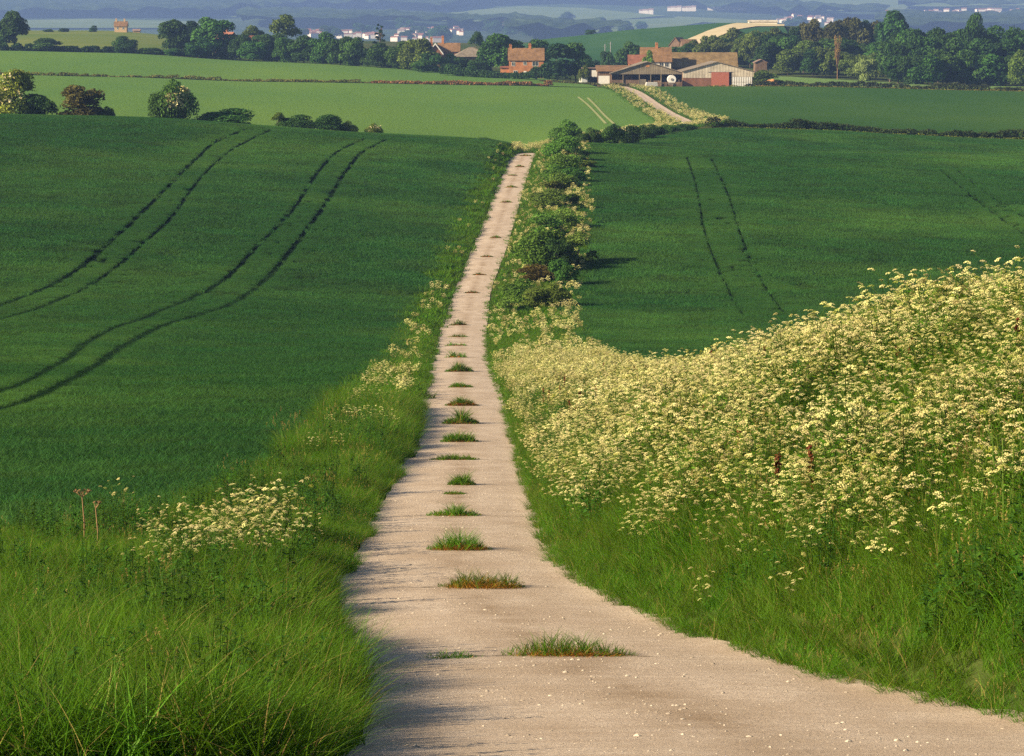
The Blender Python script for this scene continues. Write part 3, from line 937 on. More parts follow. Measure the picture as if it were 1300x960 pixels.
# ------------------------------------------------------------------ verges
def verge_left():
    P, S, K = [], [], []
    for d0, d1, st, base, nv, sc in ((18, 60, .18, 0, 9, 1.0), (60, 110, .26, 0, 9, 1.15), (110, 200, .42, 9, 4, 1.0), (200, 440, .8, 13, 4, .95)):
        x, y = jitter_grid(-24, 1, d0, d1, st)
        edge = np.where(y < 52, -60, BL(y))
        u = XL(y)
        dn = vnoise(x, y, .8, 21)
        u = u - np.interp(y, [18, 30, 45, 60], [.26, .24, .12, .0])
        ok = (x < u + .02 + (dn - .5) * .5) & (x > edge - .4) & in_view(x, y, 160, 0)
        ok &= (y < 52) | (x < u + .2)
        x, y, dn = x[ok], y[ok], dn[ok]
        e = XL(y) - x
        head = 1 - .42 * sm(40, 48, y) * (1 - sm(66, 84, y))
        s = sc * (.72 + .28 * sm(0, .9, e)) * (.45 + .55 * dn + .5 * vnoise(x, y, .33, 24)) * head
        s = s * np.where(y > 130, .9, 1)
        P.append(np.stack([x, y, H(x, y) - .02], 1)); S.append(np.stack([np.maximum(s, .55), np.maximum(s, .55), s], 1))
        K.append(base + np.where((nv == 9) & (R.random(len(x)) > .013 * sm(.3, .7, vnoise(x, y, .5, 27))), R.integers(0, 7, len(x)), R.integers(nv - 4 if nv == 4 else 7, nv, len(x))))
    P, S, K = map(np.concatenate, (P, S, K))
    scatter('verge_grass', P, R.uniform(0, 6.28, len(P)), S, K, GT_N + GT_M + GT_F, 'long rough grass on the verge left of the track', 'grass', R.normal(0, .1, (len(P), 2)))


verge_left()


def verge_right():
    P, S, K = [], [], []
    for d0, d1, st, base, nv, sc in ((16, 50, .19, 0, 9, 1.0), (50, 110, .28, 0, 9, 1.15), (110, 200, .45, 9, 4, 1.0), (200, 430, .85, 13, 4, .9)):
        x, y = jitter_grid(-6, 14, d0, d1, st)
        dn = vnoise(x, y, .8, 22)
        ok = (x > XR(y) - .10 + (dn - .5) * .22) & (x < BR(y) + .5) & in_view(x, y, 0, 160)
        x, y, dn = x[ok], y[ok], dn[ok]
        e = x - XR(y)
        s = sc * (.42 + .45 * sm(0, 1.4, e)) * (.75 + .5 * dn)
        P.append(np.stack([x, y, H(x, y) - .02], 1)); S.append(np.stack([np.maximum(s, .55), np.maximum(s, .55), s], 1))
        K.append(base + np.where((nv == 9) & (R.random(len(x)) > .03 * sm(.4, .7, vnoise(x, y, .5, 27))), R.integers(0, 7, len(x)), R.integers(nv - 4 if nv == 4 else 7, nv, len(x))))
    P, S, K = map(np.concatenate, (P, S, K))
    scatter('bank_grass', P, R.uniform(0, 6.28, len(P)), S, K, GT_N + GT_M + GT_F, 'tall green grass on the bank right of the track', 'grass', R.normal(0, .1, (len(P), 2)))


verge_right()


def nettles():
    P, S, K = [], [], []
    for side in (-1, 1):
        x, y = jitter_grid(-24 if side < 0 else -2, 1 if side < 0 else 12, 19, 105, .42)
        e = XL(y) - x if side < 0 else x - XR(y)
        lim = np.where(y < 52, -60, BL(y)) if side < 0 else BR(y)
        n1 = vnoise(x, y, .42, 61 + side)
        ok = (e > .5) & (R.random(len(x)) < sm(.46, .68, n1) * (.5 if side < 0 else .7)) & in_view(x, y, 150, 150) & ((x > lim) if side < 0 else (x < lim))
        x, y, n1 = x[ok], y[ok], n1[ok]
        P.append(np.stack([x, y, H(x, y)], 1)); S.append((.55 + .6 * n1) * R.uniform(.8, 1.2, len(x))); K.append(R.integers(0, 4, len(x)))
    P, S, K = map(np.concatenate, (P, S, K))
    scatter('nettle_patch', P, R.uniform(0, 6.28, len(P)), S, K, [weed_source(130 + i, .8) for i in range(4)], 'patches of dark leafy nettles growing in the rough grass on both verges', 'weeds')


nettles()


def parsley_bank():
    P, S, K = [], [], []
    for d0, d1, st, base, nv in ((28, 75, .33, 0, 6), (75, 160, .46, 6, 4), (160, 425, .9, 10, 4)):
        x, y = jitter_grid(-6, 14, d0, d1, st)
        e = x - XR(y)
        n1 = vnoise(x, y, .45, 31); n2 = vnoise(x, y, .12, 32)
        dens = sm(np.interp(y, [30, 60, 90], [.5, .25, .1]), np.interp(y, [30, 45, 60, 90], [2.2, 1.5, .8, .5]), e + (n1 - .5) * .8) * sm(28.5, 36, y + (n1 - .5) * 8)
        dens *= np.where(y < 165, (.62 + .75 * vnoise(x, y, .22, 39)) * (.34 + .85 * n1) + .35 * vnoise(x, y, 1.3, 36) * (n1 > .3), .17 + .7 * n2 * n1)
        ok = (R.random(len(x)) < dens) & (x < BR(y) + np.where(y < 165, .6, .2)) & in_view(x, y, 0, 120)
        x, y, n1 = x[ok], y[ok], n1[ok]
        s = (.66 + .45 * n1) * np.exp(R.normal(0, .14, len(x))) * np.interp(y, [42, 75, 115, 160, 200], [1.06, 1, .8, .72, .78]) * (.72 + .28 * sm(.3, 2.0, x - XR(y)))
        P.append(np.stack([x, y, H(x, y)], 1)); S.append(s); K.append(base + R.integers(0, nv, len(x)))
    P, S, K = map(np.concatenate, (P, S, K))
    scatter('cow_parsley_bank', P, R.uniform(0, 6.28, len(P)), S, K, CP_N + CP_M + CP_F, 'dense mass of cream cow parsley flowers covering the bank right of the track', 'wildflowers', R.normal(0, .08, (len(P), 2)))
    # along the left verge, thin
    P, S, K = [], [], []
    for d0, d1, st, base, nv in ((84, 160, .55, 6, 4), (160, 430, .95, 10, 4)):
        x, y = jitter_grid(-10, 1, d0, d1, st)
        e = XL(y) - x
        n1 = vnoise(x, y, .16, 33)
        ok = (R.random(len(x)) < sm(.47, .75, n1) * np.where(y > 150, .24, .42)) & (e > .4) & (x > BL(y) + .3)
        x, y, n1 = x[ok], y[ok], n1[ok]
        P.append(np.stack([x, y, H(x, y)], 1)); S.append(np.full(len(x), .72) * R.uniform(.8, 1.15, len(x))); K.append(base + R.integers(0, nv, len(x)))
    P, S, K = map(np.concatenate, (P, S, K))
    scatter('verge_cow_parsley', P, R.uniform(0, 6.28, len(P)), S, K, CP_N + CP_M + CP_F, 'scattered cow parsley flowers along the left verge of the track', 'wildflowers')
    # dock among them
    x, y = jitter_grid(-3, 12, 30, 120, .9)
    ok = (R.random(len(x)) < .06) & (x > XR(y) + .8) & (x < BR(y)) & in_view(x, y, 0, 60)
    x, y = x[ok], y[ok]
    scatter('red_dock', np.stack([x, y, H(x, y)], 1), R.uniform(0, 6.28, len(x)), R.uniform(.75, 1.1, len(x)), R.integers(0, 3, len(x)), DK, 'rusty red dock seed stalks among the cow parsley on the bank', 'weeds')


parsley_bank()
# ------------------------------------------------------------------ trees and bushes
def lobes(rng, n, cz, rx, rz, lr, flat=1.0):
    C = []; RD = []
    for k in range(n):
        a = rng.uniform(0, 6.28); t = math.sqrt(rng.random()); ph = rng.uniform(-1, 1)
        rr = math.sqrt(max(0, 1 - ph * ph)) * t
        C.append([math.cos(a) * rr * rx, math.sin(a) * rr * rx, cz + ph * rz])
        q = lr * rng.uniform(.7, 1.3); RD.append([q, q, q * flat])
    return C, RD


def crown_mesh(name, seed, n, size, nl, cz, rx, rz, lr, flat=.85, mats=None, shell=.55):
    rng = np.random.default_rng(seed)
    C, RD = lobes(rng, nl, cz, rx, rz, lr, flat)
    V, Q, t = leaf_cloud(rng, C, RD, n, size, shell)
    C = np.array(C)
    for ax in (0, 1):
        lo_, hi_ = np.percentile(V[:, ax], (1.5, 98.5)); m_, k_ = (lo_ + hi_) / 2, 1 / (hi_ - lo_)
        V[:, ax] = (V[:, ax] - m_) * k_; C[:, ax] = (C[:, ax] - m_) * k_
    k_ = 1 / np.percentile(V[:, 2], 99); V[:, 2] *= k_; C[:, 2] *= k_
    V[:, 2] = np.maximum(V[:, 2], .005)
    return mesh_np(name, V, Q, mats or M['foliage'], tint=t), C


def trunk_mesh(name, seed, C, h0, r0, nl=6):
    rng = np.random.default_rng(seed)
    g = Geo()
    top = np.array([rng.normal(0, .03), rng.normal(0, .03), h0])
    V, Q = tube([[0, 0, -.03], [rng.normal(0, .01), 0, h0 * .5], top], [r0 * 1.3, r0, r0 * .7], 7); g.add(V, Q)
    for k in rng.choice(len(C), min(nl, len(C)), replace=False):
        c = np.array(C[k]); b = top * rng.uniform(.6, 1)
        V, Q = tube([b, (b + c) / 2 + rng.normal(0, .03, 3), c], [r0 * .6, r0 * .4, r0 * .12], 5); g.add(V, Q)
    return g.mesh(name, M['bark'], smooth=True)


KIND = {}


def make_kind(key, crown_name='crown', trunk_name='trunk', **k):
    vs = []
    for i in range(k.pop('variants', 3)):
        h0, r0 = k.get('trunk', (.3, .022))
        kk = {a: b for a, b in k.items() if a != 'trunk'}
        cm, C = crown_mesh(key + '_crown', hash_seed(key) + i, **kk)
        vs.append((cm, trunk_mesh(key + '_trunk', i + 5, C, h0, r0)))
    KIND[key] = (vs, crown_name, trunk_name)


def hash_seed(s): return sum(ord(c) * (i + 1) for i, c in enumerate(s))


make_kind('broadleaf', n=5200, size=.031, nl=20, cz=.55, rx=.30, rz=.32, lr=.17, trunk=(.42, .025), variants=4)
make_kind('low_tree', n=5200, size=.033, nl=20, cz=.42, rx=.34, rz=.34, lr=.19, trunk=(.3, .025), variants=4)
make_kind('thuja', n=2200, size=.035, nl=12, cz=.5, rx=.16, rz=.40, lr=.15, flat=1.5, trunk=(.4, .02), variants=2)
make_kind('open_tree', n=1100, size=.036, nl=12, cz=.68, rx=.30, rz=.18, lr=.13, trunk=(.5, .02), variants=2, shell=.3)
make_kind('bush', n=6500, size=.028, nl=17, cz=.36, rx=.40, rz=.30, lr=.24, flat=.9, trunk=(.35, .02), variants=4, crown_name='foliage', trunk_name='stem')
make_kind('ragged_bush', n=4600, size=.029, nl=22, cz=.44, rx=.42, rz=.40, lr=.17, trunk=(.4, .02), variants=3, crown_name='foliage', trunk_name='stem', shell=.35)
# cedar: flat plates round a straight stem
def cedar():
    rng = np.random.default_rng(77); C = []; RD = []
    for k in range(17):
        z = .28 + .7 * k / 17; a = k * 2.4; r = .26 * (1.05 - z) + .05
        C.append([math.cos(a) * r, math.sin(a) * r, z]); RD.append([.13 * (1.35 - z), .13 * (1.35 - z), .028])
    V, Q, t = leaf_cloud(rng, C, RD, 1500, .028, .3)
    KIND['cedar'] = ([(mesh_np('cedar_crown', V, Q, M['foliage'], tint=t), trunk_mesh('cedar_trunk', 3, C, .93, .02, 12))], 'crown', 'trunk')
cedar()
def bare():
    rng = np.random.default_rng(78); g = Geo()
    V, Q = tube([[0, 0, -.02], [0, 0, .3], [.01, 0, .55]], [.02, .016, .012], 6); g.add(V, Q)
    for k in range(70):
        a = rng.uniform(0, 6.28); z = rng.uniform(.2, .6); r = rng.uniform(.05, .2)
        e = [math.cos(a) * r, math.sin(a) * r, z + rng.uniform(.25, .42)]
        V, Q = tube([[0, 0, z], [e[0] * .6, e[1] * .6, z * .5 + e[2] * .5], e], [.010, .008, .004], 3); g.add(V, Q)
    C = [[math.cos(a) * .09, math.sin(a) * .09, .45 + .1 * (i % 5)] for i, a in enumerate(np.linspace(0, 6.28, 10))]
    V, Q, t = leaf_cloud(rng, C, np.full(10, .09), 420, .018, .2)
    KIND['bare_tree'] = ([(mesh_np('bare_crown', V, Q, M['foliage'], tint=t), g.mesh('bare_trunk', M['twig'], True))], 'crown', 'trunk')
M['twig'] = solid('pale_brown_twigs', (.22, .13, .06), (.30, .19, .09), 6, .9, obj=True)
bare()


def blossom_mesh(seed, n, side=0):
    """cream flower clusters over a bush; side<0 puts most of them on one flank"""
    rng = np.random.default_rng(seed)
    C, RD = lobes(rng, 14, .5, .36, .30, .19, .9)
    C = np.array(C); RD = np.array(RD)
    if side: 
        k = C[:, 0] * side > -.02; C, RD = C[k], RD[k]
    V, Q, t = leaf_cloud(rng, C, RD * 1.05, n, .034, .9, asp=.9)
    V[:, :2] *= 1.12 / (.36 + .19) / 2; V[:, 2] *= 1.02 / .92
    return mesh_np('blossom', V, Q, M['blossom'], tint=t)


def plant(kind, name, label, cat, px, d, w, h, col, group=None, var=None, dz=0.0, rz=None, blossom=None, xy=None):
    """w, h in metres; px = photo column of the base, d = metres away"""
    vs, cn, tn = KIND[kind]
    cm, tm = vs[random.randrange(len(vs)) if var is None else var % len(vs)]
    x, y, z = pos(px, d) if xy is None else (xy[0], xy[1], float(H(*xy)))
    e = empty(name, (x, y, z + dz), random.uniform(0, 6.28) if rz is None else rz, (w, w, h))
    tag(e, label, cat, group)
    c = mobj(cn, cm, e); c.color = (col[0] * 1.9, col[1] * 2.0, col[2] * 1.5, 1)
    mobj(tn, tm, e)
    if blossom is not None: mobj('blossom', blossom, e)
    return e


def mpp(d): return d / 3686.0


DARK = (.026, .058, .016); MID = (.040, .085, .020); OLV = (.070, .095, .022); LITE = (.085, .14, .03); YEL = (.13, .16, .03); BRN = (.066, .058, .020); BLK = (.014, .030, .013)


def bush_px(kind, label, cx, top, base, wpx, d, col, cat='bush', group=None, name='bush', blossom=None, dz=None, var=None, rz=None):
    """by its photo column, top row and width at a known distance: the height follows from the land it stands on"""
    if base: d = at(cx, base, 0, 150)[1] if d is None else d
    x, y, z = pos(cx, d)
    h = slope(top) * d - z
    return plant(kind, name, label, cat, cx, d, wpx * mpp(d), max(h, .4), col, group, var, -.05 * h if dz is None else dz, rz, blossom)


# the far edge of the left wheat field
g = 'bushes along the far edge of the left field'
bl1 = blossom_mesh(1, 1700, 1); bl2 = blossom_mesh(2, 170); bl3 = blossom_mesh(3, 160)
bush_px('ragged_bush', 'yellowish hawthorn with pale blossom cut by the left edge of the view', 4, 88, 136, 62, 452, YEL, group=g, name='hawthorn', blossom=bl2)
bush_px('bush', 'low dark bush between the yellowish hawthorn and the reddish brown hawthorn', 47, 119, 138, 42, 452, DARK, group=g)
bush_px('ragged_bush', 'reddish brown hawthorn with a spreading top on the field edge', 104, 108, 141, 54, 452, BRN, group=g, name='hawthorn', var=2)
bush_px('bush', 'tiny dark bush right of the reddish brown hawthorn', 134, 136, 143, 20, 452, DARK, group=g)
bush_px('bush', 'tall rounded hawthorn with thick cream blossom on its right side', 219, 103, 148, 54, 452, MID, group=g, name='hawthorn', blossom=bl1, rz=0)
bush_px('bush', 'long low dark bush right of the blossoming hawthorn', 284, 138, 156, 66, 454, MID, group=g)
bush_px('open_tree', 'thin wispy sapling at the left of the two round dark bushes', 352, 142, 162, 18, 454, OLV, group=g, name='sapling')
bush_px('bush', 'dark rounded bush on the field edge, left one of a close pair', 374, 146, 163, 42, 454, DARK, group=g)
bush_px('bush', 'dark rounded bush on the field edge, right one of a close pair', 416, 145, 165, 42, 454, DARK, group=g)
bush_px('bush', 'small bush flecked with cream flowers beside the dark pair', 442, 154, 166, 22, 454, OLV, group=g, blossom=bl3)
bush_px('bush', 'smallest flowering bush standing alone right of the dark pair', 475, 157, 168, 20, 454, OLV, group=g, blossom=bl3)

# the hedge right of the track
g = 'bushes in the broken hedge right of the track'
for k, (cx, top, wpx, d, col, kd, lab) in enumerate([
        (718, 150, 36, 185, (.055, .110, .020), 'bush', 'tall dome shaped green bush at the top end of the track hedge'),
        (713, 170, 42, 200, (.055, .110, .020), 'bush', 'broad green bush just below the dome shaped one by the track'),
        (714, 192, 38, 222, LITE, 'bush', 'brighter green rounded bush with dark shade behind, upper part of the track hedge'),
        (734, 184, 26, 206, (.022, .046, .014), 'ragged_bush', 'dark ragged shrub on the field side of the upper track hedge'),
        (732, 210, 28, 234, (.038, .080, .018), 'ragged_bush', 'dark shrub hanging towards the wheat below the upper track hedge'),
        (697, 238, 50, 264, OLV, 'bush', 'low yellow green bush alone in the flowers halfway down the hedge'),
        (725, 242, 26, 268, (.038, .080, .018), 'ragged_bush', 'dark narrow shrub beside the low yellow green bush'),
        (686, 288, 62, 344, (.055, .110, .020), 'bush', 'large dark green bush in the middle of the track hedge'),
        (712, 300, 32, 346, (.022, .046, .014), 'ragged_bush', 'shrub coloured nearly black as the shade beside the large middle bush'),  # near-black leaf colour paints the shade on this side of the bush
        (661, 352, 50, 388, (.055, .110, .020), 'bush', 'bright green bush lowest in the hedge, near the valley bottom'),
        (685, 360, 46, 392, OLV, 'ragged_bush', 'olive brown bush beside the lowest green bush in the valley'),
        (681, 334, 50, 358, (.060, .048, .014), 'ragged_bush', 'brown withered patch of shrub under the large middle bush'),
        (703, 206, 30, 232, (.055, .110, .020), 'bush', 'small green bush on the track side of the upper hedge'),
        (716, 216, 36, 240, LITE, 'bush', 'light green bush at the lower end of the closed upper hedge'),
        (745, 200, 26, 214, OLV, 'ragged_bush', 'pale elder like shrub leaning out to the wheat at the top of the hedge'),
        (703, 226, 34, 250, OLV, 'ragged_bush', 'olive shrub linking the upper hedge to the lone low bush'),
        (722, 262, 36, 292, LITE, 'ragged_bush', 'pale green loose shrub above the large middle bush'),
        (694, 268, 44, 300, (.055, .110, .020), 'ragged_bush', 'ragged green shrub just above the large middle bush'),
        (733, 290, 36, 336, OLV, 'ragged_bush', 'pale flowering shrub right of the large middle bush by the wheat'),
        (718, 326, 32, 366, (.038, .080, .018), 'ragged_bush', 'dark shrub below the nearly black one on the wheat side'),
        (706, 356, 36, 392, OLV, 'bush', 'olive bush on the wheat side of the lowest green bush'),
        (648, 372, 30, 398, LITE, 'ragged_bush', 'small light green shrub nearest the track at the valley bottom')]):
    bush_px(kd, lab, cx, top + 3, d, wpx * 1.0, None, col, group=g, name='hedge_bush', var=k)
g = 'bushes in the hedge running off to the right'
for k, (cx, top, wpx, d, col, lab) in enumerate([
        (748, 163, 26, 430, DARK, 'dark bush first in the hedge that turns off right from the track'),
        (767, 165, 20, 436, MID, 'mid green bush second in the hedge that turns off right'),
        (781, 158, 20, 444, DARK, 'narrow taller dark bush third in the hedge that turns off right'),
        (798, 159, 24, 454, DARK, 'dark bush fourth in the hedge with a pale flowering edge'),
        (818, 159, 24, 470, DARK, 'wide dark bush fifth in the hedge that turns off right'),
        (833, 158, 22, 484, DARK, 'wide dark bush sixth in the hedge that turns off right'),
        (850, 158, 22, 500, MID, 'low bush next to the lower end of the far track'),
        (872, 157, 22, 515, DARK, 'low dark bush at the foot of the far track')]):
    bush_px('bush', lab, cx, top, 0, wpx * 1.1, d, col, group=g, name='hedge_bush', var=k, blossom=bl3 if k == 3 else None)


def hedge(name, label, line, h, w, col, n, size, seed, gaps=.15, kindmat=None):
    """continuous hedge following a world line"""
    rng = np.random.default_rng(seed)
    P = np.array(line, float)
    dd = np.concatenate([[0], np.cumsum(np.hypot(*np.diff(P, axis=0).T))])
    q = np.arange(0, dd[-1], w * .7)
    X = np.interp(q, dd, P[:, 0]); Y = np.interp(q, dd, P[:, 1])
    hh = h * (.55 + .9 * vnoise(q, q * 0, .12, seed)) * rng.uniform(.85, 1.15, len(q))
    hh = np.where(rng.random(len(q)) < gaps, hh * .45, hh)
    o = np.array([X[0], Y[0], float(H(X[0], Y[0]))])
    C = np.stack([X + rng.normal(0, .2, len(q)) - o[0], Y + rng.normal(0, .3, len(q)) - o[1], H(X, Y) + hh * .45 - o[2]], 1)
    RD = np.stack([np.full(len(q), w * .65), np.full(len(q), w * .55), hh * .58], 1)
    V, Q, t = leaf_cloud(rng, C, RD, n, size, .5)
    ob = mobj(name, mesh_np(name, V, Q, M['foliage'], tint=t))
    ob.location = o; ob.color = (*col, 1)
    return tag(ob, label, 'hedge')


hedge('hedge', 'long low dark hedge along the far edge of the right wheat field', [(36, 520), (60, 526), (95, 528), (140, 530)], 1.7, 2.4, (.045, .07, .018), 16000, .20, 5)
hedge('hedge', 'thin low hedge between the dark green field and the pale pasture', [pos(p, d)[:2] for p, d in ((955, 872), (1050, 868), (1180, 862), (1300, 858), (1400, 856))], 1.5, 2.6, (.05, .07, .02), 7000, .3, 6)
hedge('hedge', 'trimmed dark hedge in front of the orange brick cottage', [pos(p, d)[:2] for p, d in ((566, 930), (620, 915), (660, 908), (695, 905))], 3.2, 3.4, MID, 7000, .40, 7, .0)
hedge('hedge', 'dark hedge along the foot of the olive pasture at far left', [pos(p, d)[:2] for p, d in ((-60, 1020), (60, 1022), (150, 1022), (235, 1018), (300, 1014))], 2.0, 3.2, DARK, 6000, .45, 8, .3)
hedge('hedge', 'hedge behind the farm roofs at the foot of the dark hill', [pos(p, d)[:2] for p, d in ((740, 1090), (800, 1090))], 2.4, 3.4, DARK, 1800, .45, 9, .1)

# the tree belt left of the farm
g = 'trees in the belt behind the light green field'


def tree_px(kind, label, cx, top, wpx, d, col, group=g, name='tree', cat='tree', dz=0, var=None):
    x, y, z = pos(cx, d)
    h = slope(top) * d - z
    return plant(kind, name, label, cat, cx, d, wpx * mpp(d) * 1.08, max(h, 1), col, group, var, dz)


tree_px('broadleaf', 'tall dark tree by the left edge of the view, above the olive pasture', 19, 16, 34, 1030, DARK)
tree_px('low_tree', 'lower dark tree cut by the left edge of the view', 2, 28, 26, 1030, DARK)
tree_px('low_tree', 'low spreading bush with pale flecks on the hedge line at far left', 57, 49, 34, 1024, MID, name='bush', cat='bush')
tree_px('low_tree', 'single round dark tree standing in front of the olive pasture', 161, 47, 30, 1018, DARK)
tree_px('low_tree', 'small low bush right of the single round dark tree', 191, 61, 22, 1016, MID, name='bush', cat='bush')
tree_px('low_tree', 'small rounded bush at the right end of the olive pasture', 219, 62, 16, 1015, MID, name='bush', cat='bush')
tree_px('thuja', 'small dark tree far away near the lone tan house', 119, 33, 9, 1480, DARK)
tree_px('low_tree', 'tiny dark tree far behind the olive pasture, farthest left of three', 62, 37, 12, 1480, DARK)
tree_px('low_tree', 'tiny dark tree on the skyline of the olive pasture, middle of three', 82, 36, 12, 1480, DARK)
tree_px('broadleaf', 'upright dark tree first in the belt right of the olive pasture', 221, 27, 32, 1030, DARK)
tree_px('broadleaf', 'nearly black tree peeping out behind the first two belt trees', 243, 28, 20, 1060, BLK)
tree_px('broadleaf', 'broad tall round tree left of the red roofed houses', 272, 25, 42, 1022, MID)
tree_px('low_tree', 'low dark tree beneath the broad round tree by the red roofs', 252, 50, 34, 1014, DARK)
tree_px('low_tree', 'low dark tree in front of the left red roof', 306, 45, 26, 1016, DARK)
tree_px('low_tree', 'dark bushy tree in front of the right red roof', 322, 54, 26, 1012, MID)
tree_px('broadleaf', 'pale olive tree rising between the two red roofs', 322, 34, 26, 1090, OLV)
tree_px('open_tree', 'tall airy olive tree standing highest in the left belt', 359, 20, 34, 1040, OLV)
tree_px('low_tree', 'dark tree at the foot of the tall airy olive tree', 345, 44, 32, 1016, DARK)
for k, (cx, top, w_, d_) in enumerate([(366, 49, 30, 1008), (386, 47, 34, 1004), (410, 43, 36, 1000), (432, 50, 30, 996), (446, 48, 28, 992)]):
    tree_px('low_tree', 'dense dark green tree in the solid block of trees left of the cedar', cx, top, w_, d_, (MID, DARK)[k % 2], group='dense trees left of the cedar', var=k)
for k, (cx, top, w_, d_) in enumerate([(234, 40, 26, 1040), (258, 46, 26, 1036), (289, 50, 26, 1024), (334, 46, 28, 1036), (352, 52, 26, 1020), (376, 55, 28, 1018), (398, 52, 28, 1014), (421, 52, 28, 1010), (456, 60, 22, 994), (496, 62, 26, 990), (520, 60, 26, 982), (588, 74, 24, 970), (606, 76, 24, 966)]):
    tree_px('low_tree', 'low dark tree filling the belt between its taller trees', cx, top, w_, d_, (DARK, MID)[k % 3 == 1], group='low trees filling the belt', var=k + 1)
tree_px('cedar', 'dark flat tiered cedar standing against the white town', 482, 29, 30, 1030, BLK, name='cedar_tree')
for k, (cx, top, w_, d_, c, l) in enumerate([(466, 62, 14, 990, MID, 'small green bush at the foot of the cedar'), (484, 56, 32, 985, DARK, 'round dark tree directly in front of the cedar'), (507, 54, 34, 978, MID, 'round green tree right of the cedar'),
                                            (529, 51, 38, 970, OLV, 'broad olive green tree in front of the gabled brick house'), (549, 67, 26, 965, DARK, 'dark low tree covering the left wall of the gabled brick house'), (538, 76, 24, 955, MID, 'low bush beneath the broad olive tree'),
                                            (571, 69, 24, 975, LITE, 'pale yellow green small tree below the gabled brick house')]):
    tree_px('low_tree', l, cx, top, w_, d_, c, var=k)
tree_px('broadleaf', 'bright green tree left of the orange brick cottage', 637, 45, 44, 960, MID)
tree_px('low_tree', 'low tree between the barn roof and the bright green tree', 617, 62, 22, 980, DARK)
tree_px('open_tree', 'thin pale tree rising behind the pyramid roofed barn', 604, 41, 18, 1150, DARK)
tree_px('low_tree', 'small dark tree far behind the barn right of the gabled house', 622, 47, 16, 1160, DARK)
tree_px('low_tree', 'green tree behind the orange brick cottage roof', 682, 52, 30, 980, MID)
tree_px('thuja', 'very dark conical yew right of the orange brick cottage', 708, 57, 34, 905, BLK, name='yew_tree')
tree_px('broadleaf', 'green tree right of the dark conical yew', 731, 56, 32, 908, MID)
tree_px('low_tree', 'small pale bush at the left end of the farm sheds', 741, 84, 14, 890, OLV, name='bush', cat='bush')
tree_px('low_tree', 'low bush under the two tall masts behind the farm', 771, 66, 14, 1080, DARK, name='bush', cat='bush')
tree_px('broadleaf', 'dark tree on the slope left of the farmhouse chimney', 797, 55, 26, 1060, DARK)
tree_px('low_tree', 'bright green climbing tree against the farmhouse roof', 822, 66, 15, 898, LITE)
tree_px('low_tree', 'small dark tree on top of the far dark hill', 749, 38, 12, 1590, DARK)

# the wood right of the farm
g2 = 'trees of the wood right of the farm'
LBW = 'dark green leafy tree packed among others in the wood right of the farm'
rng = np.random.default_rng(5)
wood = []
for cx in np.arange(862, 990, 10): wood.append((cx, 56 - 6 * (cx > 900) - 8 * (cx > 945) + rng.uniform(-4, 5), 20, 1100 + rng.uniform(-15, 15)))
for cx in np.arange(930, 1150, 13): wood.append((cx, (40 if cx < 1010 else 30) + rng.uniform(-5, 6), 24, 1130 + rng.uniform(-15, 20)))
for cx in np.arange(975, 1140, 15): wood.append((cx, 52 + rng.uniform(-6, 6), 26, 1050 + rng.uniform(-12, 12)))
for cx in np.arange(1000, 1140, 16): wood.append((cx, 66 + rng.uniform(-5, 5), 24, 1010 + (1140 - cx) * .1 + rng.uniform(-6, 6)))
for cx in np.arange(1140, 1345, 17): wood.append((cx, 42 - 4 * (cx > 1180) + rng.uniform(-4, 5), 32, 1010 + rng.uniform(-15, 15)))
for cx in np.arange(1130, 1345, 18): wood.append((cx, 54 + rng.uniform(-6, 6), 34, 970 + rng.uniform(-10, 10)))
for cx in np.arange(1140, 1345, 19): wood.append((cx, 72 + rng.uniform(-7, 6), 30, 930 + rng.uniform(-6, 6)))
for k, (cx, top, w_, d_) in enumerate(wood):
    c = [DARK, DARK, MID, BLK, MID, OLV][int(rng.integers(0, 6))]
    if cx > 1130 and c == OLV: c = DARK
    if w_ < 26 and rng.random() < .3: c = OLV
    if d_ > 1100 and cx > 1010 and rng.random() < .4: c = (.055, .055, .022)
    c = tuple(v * .9 for v in c)
    tree_px('low_tree' if k % 3 else 'broadleaf', LBW, cx, top, w_ * 1.15, d_, c, group=g2, var=k)
tree_px('broadleaf', 'tallest dark crown rising from the middle of the wood', 1132, 16, 30, 1120, DARK, group=g2)
tree_px('broadleaf', 'dark rounded crown standing above the right part of the wood', 1234, 20, 24, 1060, DARK, group=g2)
tree_px('bare_tree', 'pale brown nearly bare tree in front of the dark wood', 1063, 42, 26, 985, (.20, .13, .05), group=g2, name='bare_tree')
tree_px('low_tree', 'pale cream flowering bush at the foot of the wood', 1098, 76, 22, 962, (.15, .17, .07), group=g2, name='bush', cat='bush')
tree_px('low_tree', 'yellow green bush at the right edge of the view below the wood', 1296, 66, 26, 915, OLV, group=g2, name='bush', cat='bush')
#tree_px('low_tree', 'orange brown bush right of the barns at the end of the wood', 972, 58, 14, 1010, (.16, .09, .035), group=g2, name='bush', cat='bush')
tree_px('low_tree', 'low green bush touching the right end of the pale timber barn', 968, 90, 26, 882, OLV, group=g2, name='bush', cat='bush')

# weeds along boundaries far off
def weed_strip(name, label, line, h, w, col, n, size, seed, mat=None):
    ob = hedge(name, label, line, h, w, col, n, size, seed, .25)
    ob['kind'] = 'stuff'; ob['category'] = 'weeds'
    return ob


